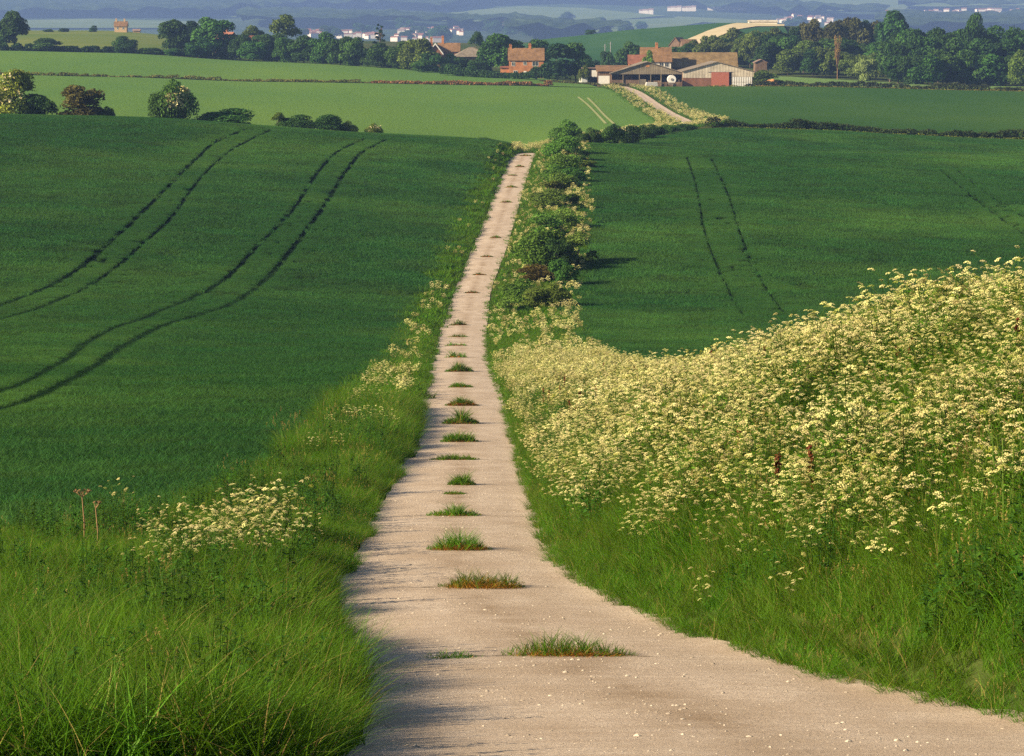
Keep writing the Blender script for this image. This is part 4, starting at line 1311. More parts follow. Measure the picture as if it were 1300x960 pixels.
weed_strip('grass_strip', 'thin dark and yellow grass strip across the light green field', [pos(p, d)[:2] for p, d in ((-60, 850), (150, 850), (325, 851), (480, 848))], .9, 2.4, (.17, .18, .035), 5200, .26, 31)
weed_strip('dry_weeds', 'orange brown dead weeds on the strip across the light green field', [pos(p, d)[:2] for p, d in ((478, 848), (560, 845), (640, 843), (704, 846))], 1.3, 2.2, (.32, .18, .07), 3800, .28, 32)
weed_strip('yellow_weeds', 'yellow flowering weeds along the far edge of the dark green field', [pos(p, d)[:2] for p, d in ((900, 866), (1000, 864), (1150, 858), (1300, 852))], .5, 1.4, (.22, .22, .03), 1500, .2, 33)
weed_strip('yellow_grass', 'yellow green grass beside the hedge of the right wheat field', [(33, 516), (60, 521), (95, 523), (140, 525)], .45, 1.2, (.16, .20, .03), 3500, .14, 34)
weed_strip('grass_strip', 'dull grass strip along the far crest of the left wheat field', [(-75, 452), (-45, 452), (-30, 452), (-12, 452), (-1, 447)], .5, 1.4, (.10, .12, .03), 3500, .14, 35)
weed_strip('grass_strip', 'rough grass in front of the sheds at the farm', [pos(p, d)[:2] for p, d in ((690, 893), (740, 880), (775, 872), (800, 868))], .8, 2.2, (.12, .13, .04), 1600, .26, 36)

# cow parsley strips beside the far track
for side, lab in ((-1, 'pale flowering weeds along the left side of the far track'), (1, 'yellow flowering weeds along the right side of the far track')):
    P = []
    x, y = jitter_grid(18, 60, 560, 860, 1.1)
    e = (x - XR(y)) if side > 0 else (XL(y) - x)
    wd = np.where(y < 640, 6, 5) if side < 0 else np.interp(y, [560, 600, 650, 760, 860], [2, 9, 6.5, 5, 6])
    ok = (e > .2) & (e < wd) & (R.random(len(x)) < .85)
    x, y = x[ok], y[ok]
    scatter('track_weeds', np.stack([x, y, H(x, y)], 1), R.uniform(0, 6.28, len(x)), R.uniform(.7, 1.25, len(x)), R.integers(0, 8, len(x)), GT_F + CP_F if side > 0 else GT_F + CP_F, lab, 'weeds')
x, y = jitter_grid(0, 40, 418, 560, 1.1)
ok = (np.abs(x - (XL(y) + XR(y)) / 2) < 6.5) & (np.abs(x - (XL(y) + XR(y)) / 2) > 1.7)
x, y = x[ok], y[ok]
scatter('track_weeds', np.stack([x, y, H(x, y)], 1), R.uniform(0, 6.28, len(x)), R.uniform(.7, 1.1, len(x)), R.integers(0, 8, len(x)), GT_F + CP_F, 'rough grass where the track drops over the crest', 'weeds')

# the two pale wheel lines in the light field
for k, L_ in enumerate(([(734, 124), (745, 133), (757, 145), (769, 158)], [(746, 125), (757, 136), (768, 148), (779, 158)])):
    W = np.array([at(px, py, 0, 520)[:2] for px, py in smooth_line(L_, 24)])
    dx = .32
    V = np.concatenate([np.stack([W[:, 0] - dx, W[:, 1], H(W[:, 0] - dx, W[:, 1]) + .2], 1), np.stack([W[:, 0] + dx, W[:, 1], H(W[:, 0] + dx, W[:, 1]) + .2], 1)])
    n = len(W)
    tag(mobj('field_path', mesh_np('field_path', V, np.array([[i, n + i, n + i + 1, i + 1] for i in range(n - 1)]), M['wheel'] if 'wheel' in M else M.setdefault('wheel', solid('pale_wheel_line', (.30, .30, .10), (.24, .28, .09), .4, .95)))), kind='structure')


# ------------------------------------------------------------------ grass tufts down the middle of the track
def tuft(px, py, wpx, hpx, label, seed, dry=.4, ragged=1.0):
    x, y, z = at(px, py, 0, 20)
    m = y / 3686.0
    W, Hh = wpx * m * 1.08, hpx * m * 1.05
    rng = np.random.default_rng(seed)
    e = tag(empty('grass_tuft', (x, y, z)), label, 'grass tuft', 'grass tufts down the middle of the track')
    n = int(np.clip(220 + 420 * W, 220, 1000))
    w = max(.009, y / 2900 * .75)
    if y > 150: n = 120
    u = rng.uniform(-1, 1, n)
    b = np.stack([u * W * .5, rng.normal(0, .10 + .05 * W, n)], 1)
    prof = (1 - np.abs(u) ** 1.6) * (.5 + .8 * vnoise(u * 3 + seed, u * 0, 1.3, seed))
    h = Hh * np.clip(prof, .12, 1.3) * rng.uniform(.55, 1.15, n) * ragged
    V, Q = blades(rng, n, b, h, np.full(n, w), rng.uniform(.05, .5, n), rng.uniform(.1, .9, n), 3)
    t = np.clip(rng.normal(.4, .2, n), 0, .9); t[rng.random(n) < .06] = .99
    mobj('green_blades', mesh_np('green_blades', V, Q, M['grass'], tint=np.repeat(t, 8)), e)
    n2 = int(n * dry * 1.3) + 30
    u = rng.uniform(-1, 1, n2) * .9 + .08
    b = np.stack([u * W * .48, rng.normal(-.13 - .03 * W, .06 + .03 * W, n2)], 1)
    V, Q = blades(rng, n2, b, np.maximum(Hh * (.40 + .20 * (dry >= .8)) * (1 - np.abs(u) ** 2) * rng.uniform(.3, 1, n2), .02), np.full(n2, w), rng.uniform(.3, 1.2, n2), rng.uniform(.3, 1.2, n2), 3)
    mobj('dry_blades', mesh_np('dry_blades', V, Q, M['grass_dry'], tint=np.repeat(rng.random(n2), 8)), e)
    return x, y, W


TUFTS = [(722, 833, 165, 34, 'widest green grass tuft with tall spikes, nearest tuft on the track', .85), (575, 837, 75, 8, 'low thin sprout of grass left of the widest track tuft', .2),
         (612, 746, 105, 34, 'thick grass tuft with rusty base, second clump up the track', 1.0), (583, 698, 78, 26, 'brown based grass tuft third up the track, below the leafy one', .9),
         (576, 655, 66, 18, 'flat spreading grass tuft with a thin left tail, fourth up the track', .5), (586, 616, 34, 18, 'small upright grass tuft, sixth up the track, above the tiny dry one', .2),
         (577, 628, 30, 6, 'tiny dry grass tuft, fifth up the track, flat on the chalk', .9), (577, 584, 60, 9, 'long low dry grass tuft, seventh up the track', .7),
         (583, 561, 46, 17, 'peaked green grass tuft, eighth up the track', .3), (585, 538, 44, 22, 'double humped grass tuft with the tallest leaves of the middle ones', .2),
         (586, 515, 40, 14, 'brown grass tuft just above the double humped one', .8), (585, 492, 30, 10, 'small flat grass tuft between the brown one and the humps in the valley', .6),
         (583, 472, 34, 12, 'low dark grass tuft lower in the valley, below the triangular one', .6), (579, 454, 28, 11, 'triangular brown grass tuft in the valley', .7),
         (579, 439, 28, 7, 'thin brown grass tuft in the valley above the triangular one', .7), (582, 428, 26, 6, 'thin grass streak on the track level with the pale flowers', .6),
         (582, 413, 22, 9, 'green leafy tuft at the narrowest bend of the track', .3), (599, 372, 20, 5, 'dry tuft on the track beside the lowest hedge bush', .8),
         (609, 349, 18, 4, 'dry tuft on the track beside the withered shrub patch', .8), (618, 326, 16, 4, 'thin dry tuft level with the large middle hedge bush', .8),
         (629, 302, 14, 4, 'thin dry tuft just above the large middle hedge bush', .8), (642, 257, 16, 4, 'dark streak tuft where the track climbs past the lone low bush', .8),
         (649, 238, 16, 4, 'dark tuft high on the climbing track, fourth from the crest', .8), (651, 223, 12, 3, 'faint dry tuft third from the crest of the track', .9),
         (660, 212, 12, 4, 'dark tuft second from the crest of the track', .8), (667, 198, 16, 3, 'orange brown tuft at the crest of the track', 1.0)]
JV, JQ = [], []
for k, (px, py, w_, h_, lab, dry) in enumerate(TUFTS):
    x, y, W = tuft(px, py, w_, h_, lab, 200 + k, dry)
    # the slab joint the tuft grows from
    if k in (1, 6): continue
    rj = np.random.default_rng(300 + k)
    xl, xr = float(XL(y)) + .25, float(XR(y)) - .2
    xs_ = np.linspace(max(xl, x - W * .5 - .2 - .5 * rj.random()), min(xr, x + W * .5 + .1 + .9 * rj.random()), 26)
    yj = y - .05 + np.cumsum(rj.normal(0, .018, 26))
    hw = (.004 + .03 * rj.random(26) * (rj.random(26) < .4)) * (1 + y / 140)
    o = len(JV) * 52
    JV.append(np.concatenate([np.stack([xs_, yj - hw, H(xs_, yj - hw) + .017], 1), np.stack([xs_, yj + hw, H(xs_, yj + hw) + .017], 1)]))
    JQ += [[o + i, o + i + 1, o + 27 + i, o + 26 + i] for i in range(25)]
tag(mobj('track_joints', mesh_np('track_joints', np.concatenate(JV), np.array(JQ), M['dirt'])), kind='structure')

# loose stones on the near track
def stone_src(seed):
    rng = np.random.default_rng(seed)
    th = [(0, 0, 1)] + [(math.cos(a) * .9, math.sin(a) * .9, .35) for a in np.arange(6) * 1.047] + [(math.cos(a + .5), math.sin(a + .5), -.4) for a in np.arange(6) * 1.047] + [(0, 0, -.9)]
    V = np.array(th) * rng.uniform(.75, 1.2, (14, 1)) * [1, .8, .6]
    T = [[0, 1 + i, 1 + (i + 1) % 6] for i in range(6)] + [[13, 7 + (i + 1) % 6, 7 + i] for i in range(6)]
    T += [[1 + i, 7 + i, 1 + (i + 1) % 6] for i in range(6)] + [[7 + i, 7 + (i + 1) % 6, 1 + (i + 1) % 6] for i in range(6)]
    return source('stone_template', mesh_np('stone_template', V, np.array(T), M['stone']))


x, y = jitter_grid(-4, 7, 19, 80, .10)
c = (x - XL(y)) / (XR(y) - XL(y))
dn = .10 + .24 * sm(.55, .8, vnoise(x, y, .7, 51)) + .10 * np.exp(-((c - .45) / .12) ** 2)
ok = (c > .02) & (c < .98) & (R.random(len(x)) < dn)
x, y = x[ok], y[ok]
s = np.clip(.008 * np.exp(R.normal(0, .55, len(x))), .004, .034)
scatter('gravel', np.stack([x, y, H(x, y) + .012], 1), R.uniform(0, 6.28, len(x)), s, R.integers(0, 4, len(x)), [stone_src(400 + i) for i in range(4)], 'loose pale stones lying on the chalk track', 'stones')


# ------------------------------------------------------------------ cow parsley plants that stand out by themselves
PLM = []
for i in range(5):
    s_, h_, l_ = parsley_geo(500 + i, 1.25, 15, .085, 14, 70)
    hv, ht, nu = np.concatenate(h_.V), np.concatenate(h_.T), 14 * 6
    hds = [mesh_np('flower_head', hv[j * nu:(j + 1) * nu], np.array([[6 * u + q, 6 * u + (q + 1) % 5, 6 * u + 5] for u in range(14) for q in range(5)]), M['umbel'], tint=ht[j * nu:(j + 1) * nu]) for j in range(15)]
    PLM.append((s_.mesh('stems', M['stem']), l_.mesh('leaves', M['grass']), hds))


def parsley(x, y, sc, label, group, k, dz=0):
    e = tag(empty('cow_parsley', (x, y, float(H(x, y)) + dz), random.uniform(0, 6.28), (sc, sc, sc)), label, 'wildflower', group)
    mobj('stems', PLM[k % 5][0], e); mobj('leaves', PLM[k % 5][1], e)
    for me in PLM[k % 5][2]: mobj('flower_head', me, e)
    return e


rng = np.random.default_rng(9)
# clump on the left verge
n = 0
while n < 60:
    px = rng.uniform(188, 372)
    t = (px - 188) / 184
    py = rng.uniform(704 - 26 * t, 772 - 34 * t)
    x, y, z = at(px, py, .0, 30)
    h = rng.uniform(.66, .92) * (1.0 if t > .25 else .8)
    parsley(x, y, h, 'cream cow parsley plant in the bright clump at the wheat edge left of the track', 'cow parsley clump on the left verge', n)
    n += 1
for px, py, sc, lab in ((150, 668, .75, 'single thin cow parsley left of the bright clump at the wheat edge'), (398, 590, .7, 'single cow parsley right of the bright clump, nearer the track'),
                        (392, 720, .62, 'short cow parsley alone in the grass below the bright clump'), (425, 590, .75, 'pale cow parsley at the wheat corner beside the track verge')):
    x, y, z = at(px, py, 0, 30); parsley(x, y, sc, lab, None, n); n += 1
# plants on the skyline of the bank
for d_, px, sc, lab in ((44.5, 1252, 1.28, 'tallest cow parsley rising above the bank at the upper right'), (45, 1268, 1.12, 'tall cow parsley right beside the tallest one on the bank top'), (46, 1212, 1.05, 'cow parsley on the bank top left of the tallest one'),
                        (45, 1300, 1.2, 'cow parsley on the bank top cut by the right edge of the view'), (50, 1128, 1.0, 'cow parsley alone on the slope of the bank skyline'), (62, 1062, 1.15, 'thin cow parsley poking up along the middle of the bank skyline'),
                        (66, 1000, 1.2, 'cow parsley poking above the lower bank skyline'), (72, 950, 1.15, 'pale cow parsley standing up at the low part of the bank skyline'), (76, 868, 1.1, 'low cow parsley at the left end of the bank skyline')):
    x, y, z = pos(px, d_, 400); parsley(x, y, sc, lab, None, n); n += 1
# last plants low down where the bank turns to grass
for px, py, sc, lab in ((1036, 690, .7, 'low cow parsley alone in grass below the flower bank'), (1010, 738, .62, 'lowest lone cow parsley on the green foot of the bank'), (890, 742, .6, 'small cow parsley low beside the track under the flower bank'),
                        (1058, 640, .95, 'dense creamy cow parsley at the lower margin of the flower bank')):
    x, y, z = at(px, py + 60, 0, 20); parsley(x, y, sc, lab, None, n); n += 1

# dry hogweed stalks by the wheat at left
for px, py, h, lab in ((107, 700, .95, 'tall brown dead hogweed stalk with a flat head at the wheat edge'), (124, 705, .80, 'shorter brown dead hogweed stalk beside the tall one')):
    x, y, z = at(px, py, 0, 30)
    e = tag(empty('dead_stalk', (x, y, z)), lab, 'dead plant')
    V, Q = tube([[0, 0, 0], [.01, 0, h * .5], [-.02, 0, h]], [.016, .013, .010], 6); gg = Geo(); gg.add(V, Q); mobj('stalk', gg.mesh('stalk', M['twig'], True), e)
    gg = Geo()
    for k in range(9 if h > .9 else 4):
        a = k * .7; r_ = .12 if h > .9 else .06
        V, Q = tube([[-.02, 0, h - .02], [-.02 + math.cos(a) * r_, math.sin(a) * r_, h + .07]], [.006, .004], 4); gg.add(V, Q)
        C = [[-.02 + math.cos(a) * r_, math.sin(a) * r_, h + .08]]
        V, Q, t = leaf_cloud(np.random.default_rng(k), C, [.03], 14, .016, .2); gg.add(V, Q)
    mobj('seed_head', gg.mesh('seed_head', M['twig']), e)

# ------------------------------------------------------------------ buildings
class MB:
    """boxes and slabs into one mesh"""
    def __init__(s): s.V = []; s.F = []

    def poly(s, pts):
        n = len(s.V); s.V += [tuple(p) for p in pts]; s.F.append(tuple(range(n, n + len(pts))))

    def box(s, x0, x1, y0, y1, z0, z1):
        n = len(s.V)
        s.V += [(x0, y0, z0), (x1, y0, z0), (x1, y1, z0), (x0, y1, z0), (x0, y0, z1), (x1, y0, z1), (x1, y1, z1), (x0, y1, z1)]
        s.F += [tuple(n + i for i in f) for f in ((0, 3, 2, 1), (4, 5, 6, 7), (0, 1, 5, 4), (1, 2, 6, 5), (2, 3, 7, 6), (3, 0, 4, 7))]

    def prism(s, prof, a0, a1, axis):
        """profile of (u, z) pushed along an axis"""
        n = len(s.V); k = len(prof)
        P = (lambda u, a, z: (u, a, z)) if axis == 'y' else (lambda u, a, z: (a, u, z))
        s.V += [P(u, a0, z) for u, z in prof] + [P(u, a1, z) for u, z in prof]
        s.F.append(tuple(n + i for i in range(k))); s.F.append(tuple(n + k + i for i in reversed(range(k))))
        s.F += [(n + (i + 1) % k, n + i, n + k + i, n + k + (i + 1) % k) for i in range(k)]

    def cyl(s, c, r, a0, a1, axis, n=18):
        prof = [(c[0] + r * math.cos(2 * math.pi * i / n), c[1] + r * math.sin(2 * math.pi * i / n)) for i in range(n)]
        if axis == 'z':
            m = len(s.V)
            s.V += [(u, v, a0) for u, v in prof] + [(u, v, a1) for u, v in prof]
            s.F.append(tuple(m + i for i in reversed(range(n)))); s.F.append(tuple(m + n + i for i in range(n)))
            s.F += [(m + i, m + (i + 1) % n, m + n + (i + 1) % n, m + n + i) for i in range(n)]
        else: s.prism(prof, a0, a1, axis)

    def build(s, name, mat, parent=None, label=None):
        import bmesh
        me = bpy.data.meshes.new(name); me.from_pydata(s.V, [], s.F)
        b = bmesh.new(); b.from_mesh(me); bmesh.ops.recalc_face_normals(b, faces=b.faces); b.to_mesh(me); b.free()
        me.materials.append(mat); me.update()
        o = mobj(name, me, parent)
        if label: o['label'] = label
        return o


def roof_slabs(mb, half, zr, ze, a0, a1, axis, over=.35, th=.18, c=0.0):
    dz = (zr - ze) / half * over
    for sg in (-1, 1):
        mb.prism([(c + .0, zr + .02), (c + sg * (half + over), ze - dz + .02), (c + sg * (half + over), ze - dz + th + .02), (c, zr + th + .02)], a0 - over, a1 + over, axis)


def window(parent, x, z, w, h, y, frame='white', sill=True):
    f = MB(); t = .09
    f.box(x - w / 2, x - w / 2 + t, y - .06, y + .05, z, z + h); f.box(x + w / 2 - t, x + w / 2, y - .06, y + .05, z, z + h)
    f.box(x - w / 2 + t, x + w / 2 - t, y - .06, y + .05, z, z + t); f.box(x - w / 2 + t, x + w / 2 - t, y - .06, y + .05, z + h - t, z + h)
    if w > .9: f.box(x - .035, x + .035, y - .05, y + .05, z + t, z + h - t)
    fo = f.build('window', M[frame], parent)
    p = MB(); p.box(x - w / 2 + t, x + w / 2 - t, y - .03, y + .02, z + t, z + h - t); p.build('pane', M['glass'], fo)
    return fo


def house(name, label, cat, px, d, w, dep, eave, ridge, wall, roof, axis='x', yaw=0, chim=(), wins=(), door=None, base=1.5, group=None, bargeboard=None, dz=0, cm='brick', xy=None):
    """origin at the middle of the front wall; ridge runs along x or y; heights above the land"""
    x, y, z = pos(px, d) if xy is None else (*xy, float(H(*xy)))
    e = tag(empty(name, (x, y, z + dz), yaw), label, cat, group)
    b = MB()
    if axis == 'x': b.prism([(0, -base), (dep, -base), (dep, eave), (dep / 2, ridge), (0, eave)], -w / 2, w / 2, 'x')
    else: b.prism([(-w / 2, -base), (w / 2, -base), (w / 2, eave), (0, ridge), (-w / 2, eave)], 0, dep, 'y')
    b.build('wall', M[wall], e)
    r = MB()
    if axis == 'x': roof_slabs(r, dep / 2, ridge, eave, -w / 2, w / 2, 'x', c=dep / 2)
    else: roof_slabs(r, w / 2, ridge, eave, 0, dep, 'y')
    ro = r.build('roof', M[roof], e)
    for cx, cy, ct in chim:
        c = MB(); c.box(cx - .42, cx + .42, cy - .35, cy + .35, eave, ct); c.box(cx - .5, cx + .5, cy - .43, cy + .43, ct, ct + .2)
        for s_ in (-.2, .2): c.cyl((cx + s_, cy), .13, ct + .2, ct + .65, 'z', 8)
        c.build('chimney', M[cm], ro)
    for wx, wz, ww, wh in wins: window(e, wx, wz, ww, wh, 0)
    if door:
        dr = MB(); dr.box(door[0] - door[1] / 2, door[0] + door[1] / 2, -.07, .04, 0, door[2]); dr.build('door', M['white'], e)
    if bargeboard:
        bb = MB()
        for sg in (-1, 1):
            bb.prism([(0, ridge - .12), (sg * (w / 2 + .35), eave - .12 - (ridge - eave) / (w / 2) * .35), (sg * (w / 2 + .35), eave + .32 - (ridge - eave) / (w / 2) * .35), (0, ridge + .32)], -.5, -.38, 'y')
        bb.build('bargeboard', M['white'], e)
    return e


def part(parent, name, mat, *boxes, label=None):
    b = MB()
    for q in boxes: b.box(*q)
    return b.build(name, M[mat], parent, label)


# orange brick cottage in front of the tree belt
d = 930
c = house('brick_cottage', 'orange brick cottage with brown tiled roof and two chimneys behind a hedge', 'house', 668, d, 11.0, 7.5, 5.7, 9.2, 'brick', 'tile_brown',
          chim=[(-5.0, 3.75, 10.0), (1.2, 3.75, 10.3)], wins=[(-4.1, 3.7, 1.1, 1.3), (-.4, 4.0, 1.1, 1.1), (2.9, 3.7, 2.0, 1.4), (-3.4, .9, 1.3, 1.4), (2.6, .9, 1.6, 1.4)], door=(-.3, 1.0, 2.1))
lt = MB(); lt.prism([(.8, -1.5), (5.0, -1.5), (5.0, 3.4), (.8, 3.0)], -8.2, -5.52, 'x'); lt.build('lean_to', M['brick'], c)
lr = MB(); lr.prism([(.5, 3.03), (5.3, 3.48), (5.3, 3.64), (.5, 3.2)], -8.4, -5.53, 'x'); lr.build('lean_to_roof', M['tile_red'], c)

# gabled brick house farther back
d = 1060
c = house('gabled_house', 'red brick house with a white edged gable behind the trees', 'house', 570, d, 7.6, 6.5, 6.6, 9.4, 'brick_dark', 'tile_brown', chim=[(-6.4, 3.2, 11.2), (-2.3, 3.2, 11.6)], wins=[(1.5, 3.6, 1.0, 1.3)], base=2, dz=-1.2)
wg = MB(); wg.prism([(-7.4, -2), (-2.4, -2), (-2.4, 6.0), (-4.9, 9.2), (-7.4, 6.0)], -1.6, 4.0, 'y'); wg.build('gable_wing', M['brick_dark'], c)
wr = MB(); roof_slabs(wr, 2.5, 9.2, 6.0, -1.6, 3.2, 'y', over=.4, c=-4.9); wr.build('gable_roof', M['tile_brown'], c)
bb = MB()
for sg in (-1, 1): bb.prism([(-4.9, 9.0), (-4.9 + sg * 2.95, 5.15), (-4.9 + sg * 2.95, 5.75), (-4.9, 9.6)], -2.2, -2.06, 'y')
bb.build('bargeboard', M['white'], c)
window(c, -4.9, 4.2, 1.3, 2.0, -1.62)

# pyramid roofed barn between the houses
x, y, z = pos(600, 1020); e = tag(empty('hipped_barn', (x, y, z - 1.2), .1), 'pale brown barn with a hipped pyramid roof beside the gabled house', 'barn')
b = MB(); b.box(-6.2, 6.2, 0, 10, -2, 5.6); b.build('wall', M['boards_brown'], e)
b = MB(); n = [(-6.8, -.6, 5.5), (6.8, -.6, 5.5), (6.8, 10.6, 5.5), (-6.8, 10.6, 5.5), (-.6, 5, 8.9), (.6, 5, 8.9)]
for f in ((0, 1, 5, 4), (2, 3, 4, 5), (1, 2, 5), (3, 0, 4), (0, 3, 2, 1)): b.poly([n[i] for i in f])
b.build('roof', M['asbestos'], e)
part(e, 'door', 'white', (4.0, 5.6, -.06, .03, 0, 2.6))

house('red_roofed_house', 'red roofed house with a white gable half hidden by the left trees', 'house', 297, 1085, 3.6, 9, 5.4, 7.6, 'brick_dark', 'tile_red', 'y', yaw=.8, chim=[(1.2, 5, 9.4)], wins=[(0, 4.9, 1.0, 1.2)], dz=1.2)
house('red_roofed_house', 'low red roofed brick house deep among the left belt trees', 'house', 327, 1070, 7.5, 6, 4.6, 7.6, 'brick', 'tile_red', wins=[(-2, 2.5, 1.0, 1.2), (1.6, 2.5, 1.0, 1.2)], dz=.4)
house('tan_house', 'lone tan house with two chimneys beyond the olive pasture', 'house', 154, 1480, 6.2, 5, 3.0, 5.2, 'tan', 'tile_brown', chim=[(-2.4, 2.5, 6.2), (1.8, 2.5, 6.2)], wins=[(-1.5, 1.2, 1.0, 1.2), (1.4, 1.2, 1.0, 1.2)], dz=.2, cm='tan')
house('low_hut', 'tiny low pale hut right of the lone tan house', 'hut', 174, 1490, 3.4, 3, 1.0, 1.7, 'tan', 'slate')

# ---- the farm
# open fronted barn
d = 884
x, y, z = pos(822, d)
e = tag(empty('open_barn', (x, y, z)), 'open fronted grey brown farm barn with a low gable and dark bay', 'barn', 'farm buildings')
hw, ev, rg, dp = 11.0, 3.7, 7.1, 24
b = MB()
b.box(-hw, -hw + .2, .25, dp, -1, ev); b.box(hw - .2, hw, .25, dp, -1, ev); b.prism([(-hw + .2, -1), (hw - .2, -1), (hw - .2, ev), (0, rg - .1), (-hw + .2, ev)], dp - .2, dp - .01, 'y'); b.build('wall', M['boards_brown'], e)
b = MB(); b.prism([(-hw, ev), (-hw, ev - .3), (hw, ev - .3), (hw, ev), (0, rg)], 0, .2, 'y'); b.build('gable_boards', M['boards_grey'], e)
r = MB(); roof_slabs(r, hw, rg, ev, 0, dp, 'y', over=.5); r.build('roof', M['asbestos'], e)
part(e, 'lower_boards', 'boards_brown', (-hw + .3, -2.6, .25, .4, -1, 1.7), (-2.3, 4.0, .25, .4, -1, 1.5), (4.2, hw - .3, .35, .5, -1, 1.1))
for px_ in (-7.4, -2.45, 1.0, 4.1, 7.6): part(e, 'post', 'boards_grey', (px_ - .12, px_ + .12, 0, .24, -1, ev - .31))
part(e, 'shutter', 'boards_grey', (-2.2, -.4, .05, .2, .1, 1.9))
part(e, 'vent', 'hay', (-.5, .6, -.06, .02, 5.6, 6.2))
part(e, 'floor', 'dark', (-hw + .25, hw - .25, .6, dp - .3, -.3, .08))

# pale timber barn with the red door
x, y, z = pos(912, 880)
e = tag(empty('timber_barn', (x, y, z)), 'pale timber barn with a red sliding door and white panelled door', 'barn', 'farm buildings')
hw, ev, rg, dp = 10.7, 4.3, 7.1, 26
def gz(u): return rg - (rg - ev) * abs(u + .4) / (hw + .4 if u > -.4 else hw - .4)
b = MB(); b.prism([(-hw, 2.4), (-1.1, 2.4), (-1.1, 4.2), (4.0, 4.2), (4.0, 2.75), (hw, 2.75), (hw, ev), (-.4, rg), (-hw, ev)], 0, .22, 'y'); b.build('gable_boards', M['boards'], e)
b = MB(); b.box(-hw, -hw + .2, .23, dp, -1, ev - .05); b.box(hw - .2, hw, .23, dp, -1, ev - .05); b.box(-hw + .2, hw - .2, dp - .2, dp, -1, ev - .05); b.build('wall', M['boards_brown'], e)
part(e, 'brick_wall', 'brick_dark', (-hw + .2, -1.15, .06, .3, -1, 2.38))
r = MB()
for sg in (-1, 1):
    W_ = hw + .4
    r.prism([(-.4, rg + .03), (sg * W_, ev - .1), (sg * W_, ev + .06), (-.4, rg + .2)], -.4, dp + .4, 'y')
r.build('roof', M['asbestos'], e)
dr = part(e, 'door', 'red_door', (-2.1, 3.2, -.12, -.02, -.4, 4.1), label='red sliding door')
part(dr, 'rail', 'metal', (-3.2, 4.2, -.14, -.02, 4.12, 4.22))
dw = part(e, 'door', 'white', (4.05, hw - .55, -.02, .12, -.3, 2.7), label='white panelled double door')
b = MB()
for k in range(9): b.box(4.05 + k * .70, 4.13 + k * .70, -.06, -.025, -.3, 2.7)
b.box(4.13, hw - .6, -.05, -.022, 1.1, 1.18); b.build('battens', M['boards_grey'], dw)
part(e, 'gutter', 'metal', (hw + .42, hw + .55, -.3, dp, ev - .16, ev - .02))

# long tiled barn behind
house('long_barn', 'long barn with a mossy tiled roof behind the timber barn', 'barn', 893, 914, 21.0, 9.5, 5.4, 9.6, 'boards_brown', 'tile_moss', group='farm buildings')
# farmhouse
house('farmhouse', 'farmhouse with brown tiled roof, brick chimney and white upper windows', 'house', 833, 909, 9.2, 8.5, 7.1, 11.2, 'render', 'tile_brown', chim=[(.3, 4.2, 12.3)], wins=[(1.6, 5.3, 1.3, 1.4), (3.3, 5.3, 1.3, 1.4), (-2.5, 5.3, 1.2, 1.3)], group='farm buildings')
house('red_roof_annex', 'small annex with a red tiled roof left of the farmhouse', 'annex', 808, 906, 4.6, 6, 6.4, 8.9, 'brick', 'tile_red', group='farm buildings', wins=[(0, 4.3, .9, 1.1)])
# low sheds
x, y, z = pos(776, 888); e = tag(empty('low_shed', (x, y, z)), 'long low brown shed at the left end of the farm', 'shed', 'farm buildings')
b = MB(); b.box(-4.2, 6.4, 0, 8, -1.5, 3.9); b.build('wall', M['boards_brown'], e)
r = MB(); r.prism([(-.5, 4.0), (8.5, 5.6), (8.5, 5.8), (-.5, 4.2)], -4.6, 6.8, 'x'); r.build('roof', M['tile_brown'], e)
part(e, 'door', 'white', (-3.9, -.5, -.07, .03, .2, 2.7), label='white roller door')
x, y, z = pos(752, 893); e = tag(empty('dark_shed', (x, y, z)), 'dark flat roofed shed with one white opening beside the low brown shed', 'shed', 'farm buildings')
b = MB(); b.box(-2.9, 2.4, 0, 6, -1.5, 4.6); b.build('wall', M['dark'], e)
b = MB(); b.box(-3.2, 2.7, -.4, 6.3, 4.62, 4.85); b.build('roof', M['slate'], e)
part(e, 'door', 'white', (-.2, 1.9, -.07, .03, 1.9, 4.1), label='white panel')
x, y, z = pos(742, 889); e = tag(empty('white_van', (x, y, z), .15), 'small white van parked by the dark shed', 'van')
b = MB(); b.prism([(-.9, .4), (.9, .4), (.9, 1.6), (.7, 2.3), (-.7, 2.3), (-.9, 1.6)], 0, 4.4, 'y'); b.build('body', M['white'], e)
part(e, 'windscreen', 'glass', (-.65, .65, -.03, .02, 1.5, 2.1))
for sx in (-.8, .8):
    for sy in (.9, 3.5):
        b = MB(); b.cyl((sy, .36), .36, sx - .12, sx + .12, 'x', 12); b.build('wheel', M['tyre'], e)
# slurry tanker parked in the bay
x, y, z = pos(853, 878); e = tag(empty('tanker_trailer', (x, y, z)), 'round white tank trailer parked before the open barn', 'trailer')
b = MB(); b.cyl((0, 1.95), 1.25, 0, 4.2, 'y', 20); b.build('tank', M['white'], e)
b = MB(); b.cyl((0, 1.95), .4, -.12, -.01, 'y', 14); b.build('hatch', M['metal'], e)
part(e, 'chassis', 'metal', (-.9, .9, -.2, 4.4, .5, .68))
for sx in (-1.2, 1.2):
    b = MB(); b.cyl((2.4, .45), .45, sx - .17, sx + .17, 'x', 14); b.build('wheel', M['tyre'], e)
x, y, z = pos(845, 874); e = tag(empty('flat_trailer', (x, y, z), -.05), 'low dark flat farm trailer in front of the white tank', 'trailer')
part(e, 'bed', 'boards_brown', (-4.4, 4.2, 0, 2.2, .8, 1.05)); part(e, 'headboard', 'boards_brown', (3.9, 4.1, 0, 2.2, 1.06, 1.9))
